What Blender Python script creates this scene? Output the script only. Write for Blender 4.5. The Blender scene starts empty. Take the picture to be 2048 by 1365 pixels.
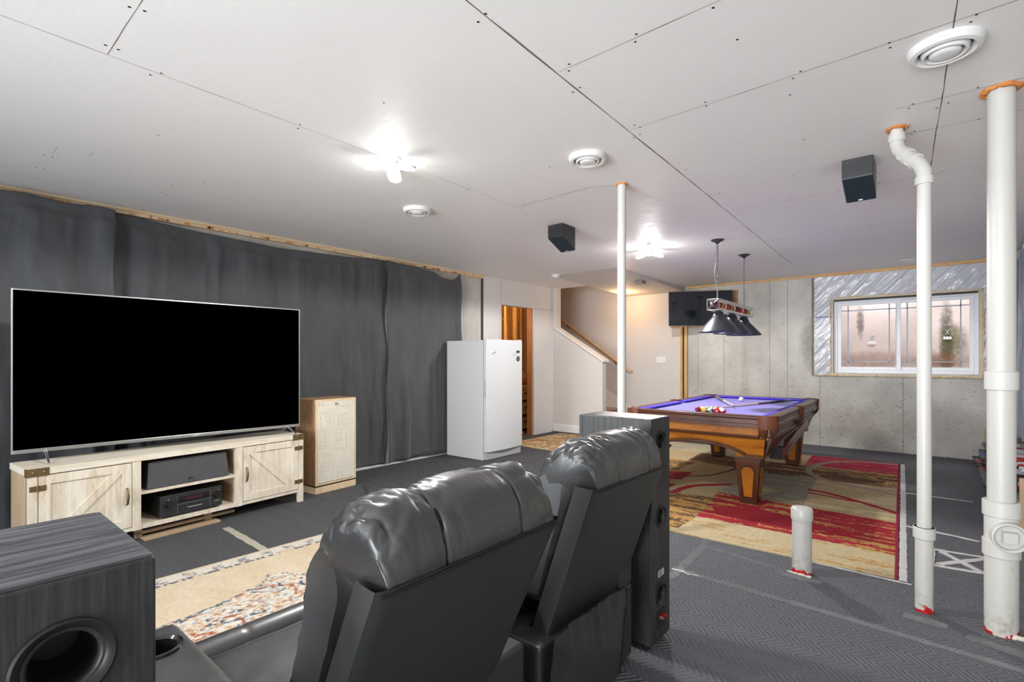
import bpy, math, random
import numpy as np
from mathutils import Vector, Matrix

S = bpy.context.scene
COL = S.collection
random.seed(7)
PI = math.pi
H = 2.59          # ceiling height
CAMZ = 1.30

# ------------------------------------------------------------------ camera, world, exposure, lights
cd = bpy.data.cameras.new('camera')
cam = bpy.data.objects.new('camera', cd)
COL.objects.link(cam)
cam.location = (0, 0, CAMZ)
cam.rotation_euler = (PI / 2, 0, math.radians(39.9))
cd.sensor_width = 36.0
cd.lens = 1010.0 / 2048.0 * 36.0
cd.shift_y = 0.0183
cd.clip_start = 0.02
S.camera = cam
S.view_settings.view_transform = 'Standard'
S.view_settings.look = 'None'
S.view_settings.gamma = 1.0
S.view_settings.use_curve_mapping = False
S.view_settings.exposure = 0.45

w = bpy.data.worlds.new('world')
S.world = w
w.use_nodes = True
w.node_tree.nodes['Background'].inputs[0].default_value = (0.80, 0.88, 1.0, 1)
w.node_tree.nodes['Background'].inputs[1].default_value = 3.0


def point(name, loc, power, col, r=0.05):
    l = bpy.data.lights.new(name, 'POINT')
    l.energy = power; l.color = col; l.shadow_soft_size = r
    o = bpy.data.objects.new(name, l); COL.objects.link(o); o.location = loc
    return o


def area(name, loc, rot, size, power, col):
    l = bpy.data.lights.new(name, 'AREA')
    l.shape = 'RECTANGLE'; l.size, l.size_y = size
    l.energy = power; l.color = col
    o = bpy.data.objects.new(name, l); COL.objects.link(o); o.location = loc; o.rotation_euler = rot
    return o


def spot(name, loc, power, col, ang=168, blend=0.25, r=0.07):
    l = bpy.data.lights.new(name, 'SPOT')
    l.energy = power; l.color = col; l.shadow_soft_size = r; l.spot_size = math.radians(ang); l.spot_blend = blend
    o = bpy.data.objects.new(name, l); COL.objects.link(o); o.location = loc
    return o


L1 = (-2.67, 1.99)
L2 = (-2.53, 5.50)
L_FILL = (-2.67, -1.80)  # added unseen light behind the camera, without a fixture, for fill
COOL = (1.0, 0.985, 0.965)
P_MAIN = 108.0
for nm, (lx, ly), f, g in (('front', L1, 0.95, 0.045), ('back', L2, 1.30, 0.10), ('rear', L_FILL, 0.8, 0.06)):  # the rear pair is added fill, no panels hang there
    spot('panels_' + nm, (lx, ly, 2.47), P_MAIN * f, COOL, 172, 0.15)
    point('glow_' + nm, (lx, ly, 2.475), P_MAIN * f * g, COOL, 0.09)
point('bulb_stairs', (-4.33, 8.32, 2.36), 10.0, (1.0, 0.60, 0.28), 0.06)
point('bulb_upper_stairs', (-5.5, 8.2, 4.2), 5.0, (1.0, 0.66, 0.40), 0.1)
point('bulb_closet', (-6.1, 6.3, 2.25), 22.0, (1.0, 0.55, 0.2), 0.06)
# daylight through the window well; then an added soft fill light behind the camera
area('daylight_well', (-0.36, 9.50, 2.95), (0, 0, 0), (1.7, 0.8), 26.0, (0.95, 0.93, 1.0))
rear_fill = area('daylight_patio', (-1.3, -3.4, 1.0), (math.radians(98), 0, 0), (3.4, 1.9), 74.0, (0.96, 0.98, 1.0))
rear_fill.data.spread = math.radians(80)

# ------------------------------------------------------------------ node material helper
MATS = {}


class NM:
    def __init__(s, name):
        s.m = bpy.data.materials.new(name); s.m.use_nodes = True
        s.t = s.m.node_tree; s.n = s.t.nodes; s.b = s.n['Principled BSDF']
        s._tc = None

    def lk(s, a, b): s.t.links.new(a, b)

    def obj(s):
        if not s._tc: s._tc = s.n.new('ShaderNodeTexCoord')
        return s._tc.outputs['Object']

    def gen(s, kind='Generated'):
        if not s._tc: s._tc = s.n.new('ShaderNodeTexCoord')
        return s._tc.outputs[kind]

    def geo(s):
        return s.n.new('ShaderNodeNewGeometry').outputs['Position']

    def scale(s, vec, sc, rot=(0, 0, 0), loc=(0, 0, 0)):
        m = s.n.new('ShaderNodeMapping'); s.lk(vec, m.inputs[0])
        m.inputs['Scale'].default_value = sc; m.inputs['Rotation'].default_value = rot
        m.inputs['Location'].default_value = loc
        return m.outputs[0]

    def noise(s, vec, sc, det=4, rough=0.55, dist=0.0):
        n = s.n.new('ShaderNodeTexNoise'); s.lk(vec, n.inputs['Vector'])
        n.inputs['Scale'].default_value = sc; n.inputs['Detail'].default_value = det
        n.inputs['Roughness'].default_value = rough; n.inputs['Distortion'].default_value = dist
        return n.outputs['Fac']

    def vor(s, vec, sc, feat='F1'):
        n = s.n.new('ShaderNodeTexVoronoi'); s.lk(vec, n.inputs['Vector']); n.feature = feat
        n.inputs['Scale'].default_value = sc
        return n.outputs['Distance']

    def wave(s, vec, sc, dist=3.0, det=3, axis='X', dsc=1.0):
        n = s.n.new('ShaderNodeTexWave'); s.lk(vec, n.inputs['Vector'])
        n.bands_direction = axis
        n.inputs['Scale'].default_value = sc; n.inputs['Distortion'].default_value = dist
        n.inputs['Detail'].default_value = det; n.inputs['Detail Scale'].default_value = dsc
        return n.outputs['Fac']

    def ramp(s, fac, stops, interp='LINEAR'):
        r = s.n.new('ShaderNodeValToRGB'); s.lk(fac, r.inputs[0]); cr = r.color_ramp; cr.interpolation = interp
        while len(cr.elements) < len(stops): cr.elements.new(0.5)
        for e, (p, c) in zip(cr.elements, stops):
            e.position = p
            if isinstance(c, (int, float)): c = (c, c, c)
            e.color = (c[0], c[1], c[2], 1)
        return r.outputs[0]

    def math(s, op, a, b=None, c=None):
        m = s.n.new('ShaderNodeMath'); m.operation = op
        for i, x in enumerate((a, b, c)):
            if x is None: continue
            if isinstance(x, (int, float)): m.inputs[i].default_value = x
            else: s.lk(x, m.inputs[i])
        return m.outputs[0]

    def sep(s, vec):
        x = s.n.new('ShaderNodeSeparateXYZ'); s.lk(vec, x.inputs[0]); return x.outputs

    def comb(s, x, y, z):
        c = s.n.new('ShaderNodeCombineXYZ')
        for i, v in enumerate((x, y, z)):
            if isinstance(v, (int, float)): c.inputs[i].default_value = v
            else: s.lk(v, c.inputs[i])
        return c.outputs[0]

    def mix(s, fac, a, b, mode='MIX'):
        m = s.n.new('ShaderNodeMix'); m.data_type = 'RGBA'; m.blend_type = mode
        for sock, v in ((m.inputs[0], fac), (m.inputs[6], a), (m.inputs[7], b)):
            if isinstance(v, (int, float)): sock.default_value = v
            elif isinstance(v, tuple): sock.default_value = (v[0], v[1], v[2], 1)
            else: s.lk(v, sock)
        return m.outputs[2]

    def bump(s, hgt, strength=0.3, dist=0.01, prev=None):
        b = s.n.new('ShaderNodeBump'); s.lk(hgt, b.inputs['Height'])
        b.inputs['Strength'].default_value = strength; b.inputs['Distance'].default_value = dist
        if prev is not None: s.lk(prev, b.inputs['Normal'])
        return b.outputs[0]

    def set(s, col=None, rough=None, metal=None, spec=None, normal=None, **kw):
        for k, v in (('Base Color', col), ('Roughness', rough), ('Metallic', metal), ('Specular IOR Level', spec), ('Normal', normal)):
            if v is None: continue
            if isinstance(v, (int, float)): s.b.inputs[k].default_value = v
            elif isinstance(v, tuple): s.b.inputs[k].default_value = (v[0], v[1], v[2], 1)
            else: s.lk(v, s.b.inputs[k])
        for k, v in kw.items():
            s.b.inputs[k].default_value = v
        return s.m


def simple(name, col, rough=0.5, metal=0.0, spec=0.5, bump=0.0, bsc=80, var=0.0, **kw):
    if name in MATS: return MATS[name]
    k = NM(name)
    c = col
    if var > 0:
        nz = k.noise(k.obj(), 14, 5)
        c = k.mix(nz, tuple(x * (1 - var) for x in col), tuple(min(1, x * (1 + var)) for x in col))
    nrm = None
    if bump > 0: nrm = k.bump(k.noise(k.obj(), bsc, 4), bump, 0.002)
    m = k.set(c, rough, metal, spec, nrm, **kw)
    MATS[name] = m
    return m


def emit(name, col, st):
    if name in MATS: return MATS[name]
    k = NM(name)
    k.set((0, 0, 0), 0.5)
    k.b.inputs['Emission Color'].default_value = (col[0], col[1], col[2], 1)
    k.b.inputs['Emission Strength'].default_value = st
    MATS[name] = k.m
    return k.m


def wood(name, stops, sc=(1, 12, 12), ns=3.0, rough=0.5, spec=0.4, bump=0.15, dist=1.2, gsc=1.0):
    """grain runs along local X of the scaled coordinate"""
    if name in MATS: return MATS[name]
    k = NM(name)
    v = k.scale(k.obj(), sc)
    a = k.noise(v, ns, 7, 0.62, dist)
    b = k.noise(k.scale(k.obj(), tuple(q * 3 for q in sc)), ns * 3 * gsc, 3, 0.5)
    f = k.math('ADD', k.math('MULTIPLY', a, 0.75), k.math('MULTIPLY', b, 0.25))
    m = k.set(k.ramp(f, stops), rough, 0, spec, k.bump(f, bump, 0.002))
    MATS[name] = m
    return m


# ------------------------------------------------------------------ mesh builder
class MB:
    def __init__(s):
        s.v = []; s.f = []; s.mi = []; s.M = Matrix.Identity(4); s.cur = 0

    def add(s, vs, fs):
        o = len(s.v)
        for p in vs: s.v.append(tuple(s.M @ Vector(p)))
        for f in fs: s.f.append(tuple(i + o for i in f)); s.mi.append(s.cur)
        return s

    def box(s, x0, x1, y0, y1, z0, z1):
        vs = [(x0, y0, z0), (x1, y0, z0), (x1, y1, z0), (x0, y1, z0), (x0, y0, z1), (x1, y0, z1), (x1, y1, z1), (x0, y1, z1)]
        return s.add(vs, [(0, 3, 2, 1), (4, 5, 6, 7), (0, 1, 5, 4), (1, 2, 6, 5), (2, 3, 7, 6), (3, 0, 4, 7)])

    def hexa(s, bot, top):
        """two loops of equal length -> closed solid (bottom wound ccw seen from above)"""
        n = len(bot)
        fs = [tuple(range(n))[::-1], tuple(range(n, 2 * n))]
        for i in range(n):
            j = (i + 1) % n
            fs.append((i, j, n + j, n + i))
        return s.add(list(bot) + list(top), fs)

    def prism(s, poly, axis, a, b):
        """extrude a 2d polygon. axis 'x': poly=(y,z); 'y': poly=(x,z); 'z': poly=(x,y)"""
        def mk(p, t):
            return {'x': (t, p[0], p[1]), 'y': (p[0], t, p[1]), 'z': (p[0], p[1], t)}[axis]
        n = len(poly)
        vs = [mk(p, a) for p in poly] + [mk(p, b) for p in poly]
        fs = [tuple(range(n)), tuple(range(n, 2 * n))[::-1]]
        for i in range(n):
            j = (i + 1) % n
            fs.append((j, i, n + i, n + j))
        return s.add(vs, fs)

    def strip_solid(s, lo, hi, axis, a, b):
        """solid between two polylines of equal length (for arches): lo/hi = list of 2d points"""
        def mk(p, t):
            return {'x': (t, p[0], p[1]), 'y': (p[0], t, p[1]), 'z': (p[0], p[1], t)}[axis]
        n = len(lo)
        vs = [mk(p, a) for p in lo] + [mk(p, a) for p in hi] + [mk(p, b) for p in lo] + [mk(p, b) for p in hi]
        fs = []
        for i in range(n - 1):
            fs += [(i, i + 1, n + i + 1, n + i), (2 * n + i, 3 * n + i, 3 * n + i + 1, 2 * n + i + 1),
                   (i, 2 * n + i, 2 * n + i + 1, i + 1), (n + i, n + i + 1, 3 * n + i + 1, 3 * n + i)]
        fs += [(0, n, 3 * n, 2 * n), (n - 1, 3 * n - 1, 4 * n - 1, 2 * n - 1)]
        return s.add(vs, fs)

    def lathe(s, prof, seg=32, c=(0, 0, 0), closed=False):
        """prof: list of (r, z) around the local Z axis at c"""
        vs = []; fs = []
        n = len(prof)
        for i in range(seg):
            a = 2 * PI * i / seg
            for r, z in prof: vs.append((c[0] + r * math.cos(a), c[1] + r * math.sin(a), c[2] + z))
        for i in range(seg):
            j = (i + 1) % seg
            for k in range(n - 1 if not closed else n):
                q = (k + 1) % n
                fs.append((i * n + k, j * n + k, j * n + q, i * n + q))
        return s.add(vs, fs)

    def cyl(s, c, r, h, seg=24, r2=None):
        r2 = r if r2 is None else r2
        return s.lathe([(0, 0), (r, 0), (r2, h), (0, h)], seg, c)

    def tube(s, pts, r, seg=8, cap=True, closed=False):
        pts = [Vector(p) for p in pts]; n = len(pts)
        rs = r if isinstance(r, (list, tuple)) else [r] * n
        vs = []; fs = []
        up = Vector((0, 0, 1))
        prev = None
        for i, p in enumerate(pts):
            if closed: d = pts[(i + 1) % n] - pts[i - 1]
            else: d = pts[min(i + 1, n - 1)] - pts[max(i - 1, 0)]
            d.normalize()
            if prev is None:
                a = d.cross(up)
                if a.length < 1e-3: a = d.cross(Vector((1, 0, 0)))
            else:
                a = prev - d * prev.dot(d)
            a.normalize(); prev = a
            b = d.cross(a)
            for k in range(seg):
                t = 2 * PI * k / seg
                q = p + (a * math.cos(t) + b * math.sin(t)) * rs[i]
                vs.append(tuple(q))
        m = n if closed else n - 1
        for i in range(m):
            j = (i + 1) % n
            for k in range(seg):
                l = (k + 1) % seg
                fs.append((i * seg + k, i * seg + l, j * seg + l, j * seg + k))
        if cap and not closed:
            fs.append(tuple(range(seg))[::-1]); fs.append(tuple((n - 1) * seg + k for k in range(seg)))
        return s.add(vs, fs)

    def sphere(s, c, r, seg=20, rings=12, sc=(1, 1, 1)):
        vs = [(c[0], c[1], c[2] + r * sc[2])]; fs = []
        for i in range(1, rings):
            th = PI * i / rings
            for j in range(seg):
                ph = 2 * PI * j / seg
                vs.append((c[0] + r * sc[0] * math.sin(th) * math.cos(ph), c[1] + r * sc[1] * math.sin(th) * math.sin(ph), c[2] + r * sc[2] * math.cos(th)))
        vs.append((c[0], c[1], c[2] - r * sc[2]))
        for j in range(seg): fs.append((0, 1 + j, 1 + (j + 1) % seg))
        for i in range(rings - 2):
            for j in range(seg):
                a = 1 + i * seg + j; b = 1 + i * seg + (j + 1) % seg
                fs.append((a, a + seg, b + seg, b))
        l = len(vs) - 1
        for j in range(seg): fs.append((l, 1 + (rings - 2) * seg + (j + 1) % seg, 1 + (rings - 2) * seg + j))
        return s.add(vs, fs)

    def grid(s, P, flip=False):
        """P: numpy (n,m,3)"""
        n, m = P.shape[:2]
        o = len(s.v)
        fs = []
        for i in range(n - 1):
            for j in range(m - 1):
                q = (i * m + j, (i + 1) * m + j, (i + 1) * m + j + 1, i * m + j + 1)
                fs.append(q[::-1] if flip else q)
        return s.add([tuple(p) for p in P.reshape(-1, 3)], fs)

    def build(s, name, mats, parent=None, smooth=None, bevel=0.0, bseg=2, loc=None, rot=None):
        me = bpy.data.meshes.new(name)
        me.from_pydata(s.v, [], s.f)
        if not isinstance(mats, (list, tuple)): mats = [mats]
        for m in mats: me.materials.append(m)
        me.polygons.foreach_set('material_index', s.mi)
        me.validate(verbose=False)
        me.update()
        import bmesh
        bm = bmesh.new(); bm.from_mesh(me)
        bmesh.ops.recalc_face_normals(bm, faces=bm.faces)
        bm.to_mesh(me); bm.free()
        o = bpy.data.objects.new(name, me); COL.objects.link(o)
        if parent is not None: o.parent = parent
        if loc is not None: o.location = loc
        if rot is not None: o.rotation_euler = rot
        if bevel > 0:
            b = o.modifiers.new('bevel', 'BEVEL'); b.width = bevel; b.segments = bseg; b.limit_method = 'ANGLE'
            b.angle_limit = math.radians(40); b.harden_normals = False
        if smooth is not None:
            me.polygons.foreach_set('use_smooth', [True] * len(me.polygons))
            if smooth < 180:
                try:
                    me.set_sharp_from_angle(angle=math.radians(smooth))
                except Exception:
                    pass
        return o


def thing(name, label, cat, loc=(0, 0, 0), rotz=0.0, group=None):
    o = bpy.data.objects.new(name, None); COL.objects.link(o)
    o.empty_display_size = 0.1
    o.location = loc; o.rotation_euler = (0, 0, rotz)
    return tag(o, label, cat, group)


def tag(o, label, cat, group=None, kind=None):
    o['label'] = label; o['category'] = cat
    if group: o['group'] = group
    if kind: o['kind'] = kind
    return o


def struct(o, label=None):
    o['kind'] = 'structure'
    if label: o['label'] = label
    return o


def text(body, size, mat, parent, loc, rot, name='lettering', ext=0.0004, align='CENTER'):
    cu = bpy.data.curves.new(name, 'FONT')
    cu.body = body; cu.size = size; cu.extrude = ext; cu.align_x = align; cu.align_y = 'CENTER'
    t = bpy.data.objects.new(name, cu); COL.objects.link(t)
    bpy.context.view_layer.update()
    me = bpy.data.meshes.new_from_object(t)
    bpy.data.objects.remove(t)
    me.materials.clear(); me.materials.append(mat)
    o = bpy.data.objects.new(name, me); COL.objects.link(o)
    o.parent = parent; o.location = loc; o.rotation_euler = rot
    return o


# numpy value noise
def _hash(ix, iy, iz, seed):
    n = (ix * 374761393 + iy * 668265263 + iz * 2147483647 * 0 + iz * 1274126177 + seed * 974711) & 0xffffffff
    n = ((n ^ (n >> 13)) * 1274126177) & 0xffffffff
    n = n ^ (n >> 16)
    return (n & 0xffff) / 65535.0


def vnoise(x, y, z=0.0, seed=0):
    x = np.asarray(x, float); y = np.asarray(y, float); z = np.asarray(z, float) + np.zeros_like(x)
    ix = np.floor(x).astype(np.int64); iy = np.floor(y).astype(np.int64); iz = np.floor(z).astype(np.int64)
    fx = x - ix; fy = y - iy; fz = z - iz
    fx = fx * fx * (3 - 2 * fx); fy = fy * fy * (3 - 2 * fy); fz = fz * fz * (3 - 2 * fz)
    r = 0
    for dx in (0, 1):
        for dy in (0, 1):
            for dz in (0, 1):
                wgt = (fx if dx else 1 - fx) * (fy if dy else 1 - fy) * (fz if dz else 1 - fz)
                r = r + wgt * _hash(ix + dx, iy + dy, iz + dz, seed)
    return r


def fbm(x, y, z=0.0, oct=4, seed=0):
    r = 0; a = 0.5; s = 1.0
    for i in range(oct):
        r = r + a * vnoise(np.asarray(x) * s, np.asarray(y) * s, np.asarray(z) * s, seed + i)
        a *= 0.5; s *= 2.03
    return r / (1 - 0.5 ** oct)

# ================================================================== materials for the shell
def m_ceiling():
    k = NM('drywall_ceiling')
    p = k.obj()
    blot = k.noise(k.scale(p, (0.5, 0.5, 1)), 2.0, 3)
    fine = k.noise(k.scale(p, (1.0, 6.0, 1)), 7.0, 5)
    c = k.mix(blot, (0.84, 0.83, 0.82), (0.90, 0.89, 0.88))
    c = k.mix(k.math('MULTIPLY', fine, 0.25), c, (0.70, 0.685, 0.67))
    r = k.ramp(fine, [(0.3, 0.42), (0.7, 0.60)])
    b1 = k.bump(k.noise(k.scale(p, (0.35, 0.35, 1)), 2.4, 2), 0.5, 0.02)
    b2 = k.bump(fine, 0.12, 0.004, b1)
    return k.set(c, r, 0, 0.35, b2)


def m_concrete(name, xs=(), stains=(), tint=None):
    k = NM(name)
    p = k.obj()
    big = k.noise(p, 1.3, 5, 0.6)
    mid = k.noise(k.scale(p, (1, 1, 1.6)), 9, 6, 0.65)
    c = k.mix(k.ramp(big, [(0.32, 0.0), (0.68, 1.0)]), (0.42, 0.41, 0.365), (0.72, 0.705, 0.66))
    c = k.mix(k.math('MULTIPLY', mid, 0.5), c, (0.55, 0.53, 0.485))
    pn = k.noise(k.scale(p, (26, 26, 60)), 1.0, 3, 0.6)
    pit = k.ramp(pn, [(0.30, 1.0), (0.37, 0.0)])
    hz = k.sep(p)[2]
    low = k.ramp(k.math('MULTIPLY', hz, 0.4), [(0.1, 1.0), (0.9, 0.25)])
    pit = k.math('MULTIPLY', pit, low)
    c = k.mix(pit, c, (0.13, 0.125, 0.11))
    streak = k.noise(k.scale(p, (6, 6, 0.35)), 1.0, 4, 0.6)
    c = k.mix(k.ramp(streak, [(0.58, 0.0), (0.75, 0.35)]), c, (0.30, 0.285, 0.25))
    x = k.sep(p)[0]
    line = None
    for q in xs:
        d = k.math('COMPARE', x, q, 0.0045)
        line = d if line is None else k.math('MAXIMUM', line, d)
    if line is not None:
        c = k.mix(k.math('MULTIPLY', line, 0.65), c, (0.20, 0.19, 0.17))
    for (sx, sz, rx, rz, col, st) in stains:
        d = k.math('ADD', k.math('POWER', k.math('DIVIDE', k.math('SUBTRACT', x, sx), rx), 2),
                   k.math('POWER', k.math('DIVIDE', k.math('SUBTRACT', hz, sz), rz), 2))
        f = k.math('SUBTRACT', 1.0, d); f = k.math('ADD', f, k.math('MULTIPLY', k.math('SUBTRACT', k.noise(p, 14, 5, 0.7), 0.5), 1.6))
        f = k.ramp(f, [(0.0, 0.0), (0.9, st)])
        c = k.mix(f, c, col)
    if tint: c = k.mix(1.0, c, tint, 'MULTIPLY')
    hgt = k.math('SUBTRACT', k.math('MULTIPLY', mid, 0.4), k.math('ADD', pit, line if line is not None else 0.0))
    return k.set(c, 0.85, 0, 0.2, k.bump(hgt, 0.35, 0.004))


def m_floor():
    k = NM('moving_blanket')
    s = k.sep(k.obj())
    y = s[1]
    warp = k.math('MULTIPLY', k.noise(k.obj(), 3.0, 2), 0.03)
    ty = k.math('ADD', k.math('DIVIDE', k.math('SUBTRACT', y, 2.505), 0.167), 0.5)
    tri = k.math('MULTIPLY', k.math('ABSOLUTE', k.math('SUBTRACT', k.math('FRACT', ty), 0.5)), 2.0)
    u = k.math('SUBTRACT', k.math('ADD', s[0], warp), k.math('MULTIPLY', tri, 0.073))
    fr = k.math('FRACT', k.math('DIVIDE', u, 0.030))
    d = k.math('ABSOLUTE', k.math('SUBTRACT', fr, 0.5))          # 0.5 on the seam
    puff = k.math('SQRT', k.math('MAXIMUM', k.math('SUBTRACT', 1.0, k.math('MULTIPLY', k.math('MULTIPLY', d, d), 4.0)), 0.0))
    thread = k.ramp(d, [(0.44, 0.0), (0.475, 1.0)])
    weave = k.noise(k.scale(k.obj(), (260, 260, 260)), 1.0, 2)
    patch = k.noise(k.obj(), 1.1, 4, 0.6)
    base = k.mix(patch, (0.130, 0.136, 0.155), (0.195, 0.205, 0.230))
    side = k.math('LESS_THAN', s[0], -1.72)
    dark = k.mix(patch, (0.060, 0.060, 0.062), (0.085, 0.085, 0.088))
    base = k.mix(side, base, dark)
    base = k.mix(k.math('MULTIPLY', weave, 0.6), base, (0.045, 0.047, 0.052))
    c = k.mix(k.math('MULTIPLY', thread, 0.8), base, (0.55, 0.56, 0.58))
    lump = k.noise(k.obj(), 5.0, 3)
    b1 = k.bump(lump, 0.35, 0.02)
    b2 = k.bump(puff, 1.0, 0.010, b1)
    return k.set(c, 0.78, 0, 0.3, b2)


M_CEIL = m_ceiling()
M_SEAM = simple('seam_gap', (0.17, 0.14, 0.11), 0.9)
M_SEAM2 = simple('seam_paper', (0.86, 0.85, 0.83), 0.8)
M_SCREW = simple('screw_head', (0.02, 0.02, 0.02), 0.5, 0.3)
M_CONC = m_concrete('concrete_back', (-3.175, -2.737, -2.025, -1.771, -1.329, -0.333, -0.086),
                    ((-1.45, 1.55, 0.16, 0.45, (0.24, 0.23, 0.20), 0.6), (-0.75, 0.35, 0.6, 0.35, (0.30, 0.27, 0.22), 0.45), (0.0, 0.4, 0.5, 0.3, (0.31, 0.29, 0.24), 0.35)))
M_CONC_L = m_concrete('concrete_left')
M_PIT = m_concrete('concrete_pit', (), ((0.14, 1.55, 0.10, 0.75, (0.07, 0.075, 0.05), 0.9), (0.23, 1.58, 0.16, 0.30, (0.11, 0.13, 0.05), 0.8),
                                        (0.05, 1.28, 0.36, 0.16, (0.20, 0.12, 0.06), 0.8), (-0.78, 1.3, 0.55, 0.16, (0.26, 0.17, 0.10), 0.6), (-0.92, 1.9, 0.06, 0.3, (0.12, 0.10, 0.09), 0.8)), (0.92, 0.80, 0.78))
M_PAINT = simple('painted_drywall', (0.64, 0.605, 0.575), 0.7, 0, 0.3, 0.05, 60)
M_RAWWALL = simple('raw_drywall', (0.74, 0.715, 0.70), 0.8, 0, 0.2, 0.05, 60, 0.03)
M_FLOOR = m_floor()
M_TRIMW = simple('white_trim', (0.80, 0.79, 0.77), 0.45)
M_PINE = wood('pine_stud', [(0.3, (0.44, 0.25, 0.09)), (0.5, (0.62, 0.41, 0.17)), (0.72, (0.72, 0.52, 0.26))], (10, 10, 0.7), 2.5, 0.7)
M_PINEX = wood('pine_plate', [(0.3, (0.44, 0.23, 0.09)), (0.5, (0.64, 0.40, 0.18)), (0.72, (0.74, 0.52, 0.28))], (0.8, 10, 10), 2.5, 0.7)
M_OSB = wood('osb_board', [(0.3, (0.36, 0.20, 0.09)), (0.5, (0.52, 0.32, 0.15)), (0.7, (0.62, 0.42, 0.22))], (9, 9, 9), 3, 0.8)
M_CARPET = simple('stair_carpet', (0.42, 0.30, 0.22), 0.95, 0, 0.1, 1.0, 160, 0.35)
M_BLACK = simple('matt_black', (0.012, 0.012, 0.013), 0.5)
M_WHITEP = simple('white_plastic', (0.80, 0.80, 0.79), 0.35)
M_FOAM = simple('spray_foam', (0.66, 0.52, 0.27), 0.9, 0, 0.2, 0.8, 40, 0.3)
M_FOAMO = simple('orange_foam', (0.62, 0.24, 0.07), 0.85, 0, 0.2, 0.8, 60, 0.35)

XL, YB, XR, YF = -5.33, 8.87, 0.80, -3.2

# ------------------------------------------------------------------ floor
b = MB()
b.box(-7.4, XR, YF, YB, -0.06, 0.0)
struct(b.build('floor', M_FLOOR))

# ------------------------------------------------------------------ ceiling: board, seams, screws in one mesh
b = MB()
b.box(XL, XR, YF, 7.60, H, H + 0.10)
b.box(-4.52, XR, 7.60, YB, H, H + 0.10)
b.box(-7.4, XL, YF, 7.60, H, H + 0.10)
rng = random.Random(3)


def seam(pts, wd=0.004, z=H - 0.0008, mat=1, jit=0.0015, both=True):
    """thin open joint between two boards, slightly ragged"""
    b.cur = mat
    for (x0, y0), (x1, y1) in zip(pts[:-1], pts[1:]):
        L = math.hypot(x1 - x0, y1 - y0); n = max(2, int(L / 0.12))
        nx, ny = -(y1 - y0) / L, (x1 - x0) / L
        row = []
        for i in range(n + 1):
            t = i / n; j = rng.uniform(-jit, jit); ww = wd * rng.uniform(0.35, 1.0) * 0.5
            px, py = x0 + (x1 - x0) * t + nx * j, y0 + (y1 - y0) * t + ny * j
            row.append(((px - nx * ww, py - ny * ww, z), (px + nx * ww, py + ny * ww, z)))
        for p, q in zip(row[:-1], row[1:]):
            b.add([p[0], p[1], q[1], q[0]], [(0, 1, 2, 3)])
    b.cur = 0


def screw(x, y):
    b.cur = 3
    r = 0.0055
    b.add([(x + r * math.cos(a * PI / 4), y + r * math.sin(a * PI / 4), H - 0.0012) for a in range(8)], [tuple(range(8))])
    b.cur = 0


seam([(-2.67, -3.0), (-2.678, 0.54), (-2.70, 3.3)], 0.003)
seam([(-1.27, -3.0), (-1.287, 1.28), (-1.338, 3.26)], 0.009, mat=1, jit=0.0008)
seam([(-1.338, 3.26), (-1.378, 4.57), (-1.426, 5.97), (-1.47, 7.6)], 0.007)
seam([(-1.31, 3.26), (-1.345, 4.57), (-1.385, 5.97)], 0.006, mat=2)
seam([(-4.065, -3.0), (-4.06, 0.3), (-4.05, 3.3), (-4.09, 7.2)], 0.004, mat=2)
seam([(-2.678, 0.54), (-2.1, 0.537), (-1.3, 0.53)], 0.004)
seam([(-4.057, 0.576), (-5.33, 0.566)], 0.011, mat=2, jit=0.004)
seam([(-4.058, 1.26), (-5.33, 1.288)], 0.005, mat=2)
seam([(-2.696, 3.296), (-1.989, 3.27), (-1.816, 3.35)], 0.006)
seam([(-1.739, 3.371), (-1.574, 3.274), (-1.338, 3.259)], 0.012, mat=2)
seam([(-1.29, 1.87), (-0.3, 1.865), (0.6, 1.86)], 0.004)
seam([(-1.31, 2.60), (-0.28, 2.567), (0.75, 2.53)], 0.004)
seam([(-1.38, 4.572), (0.007, 4.555), (0.75, 4.54)], 0.003)
seam([(-1.43, 5.97), (-0.2, 5.93), (0.75, 5.90)], 0.003)
seam([(0.08, -3), (0.063, 2.411), (0.03, 3.266), (0.01, 3.684), (-0.06, 5.43), (-0.09, 6.6)], 0.006)
seam([(-0.155, 3.26), (0.027, 3.264), (0.75, 3.28)], 0.005)
seam([(-0.174, 3.46), (-0.158, 3.26)], 0.010, mat=2, jit=0.004)
seam([(-0.151, 3.648), (0.014, 3.672), (0.75, 3.70)], 0.005)
seam([(0.256, 3.28), (0.25, 3.33)], 0.008)
seam([(-5.3, 3.325), (-4.05, 3.306)], 0.005, mat=2)
seam([(-3.309, 7.05), (-2.772, 7.224), (-2.3, 7.3)], 0.014, mat=2)
seam([(-0.818, 6.574), (-0.189, 6.528)], 0.004)
seam([(-2.70, 3.3), (-2.66, 6.9)], 0.004, mat=2)
seam([(-3.806, 5.102), (-4.08, 6.53)], 0.010, mat=2)
for x in (-2.69, -4.06, -1.31, 0.03):
    y = -0.6
    while y < 6.8:
        if x == -1.31 or rng.random() < 0.6:
            screw(x + rng.uniform(0.018, 0.03), y + rng.uniform(-0.02, 0.02))
            screw(x - rng.uniform(0.018, 0.03), y + rng.uniform(-0.02, 0.02))
        y += 0.66
for yy, xa, xb in ((0.54, -2.6, -1.4), (1.87, -1.25, 0.5), (2.58, -1.25, 0.5), (4.56, -1.3, 0.6), (5.95, -1.3, 0.5), (3.30, -2.6, -1.9), (1.27, -5.2, -4.1), (0.57, -5.2, -4.1), (3.27, -0.1, 0.6), (3.66, -0.1, 0.6)):
    x = xa
    while x < xb:
        screw(x, yy + 0.02); screw(x + rng.uniform(-0.03, 0.05), yy - 0.022)
        x += rng.uniform(0.24, 0.40)
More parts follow.
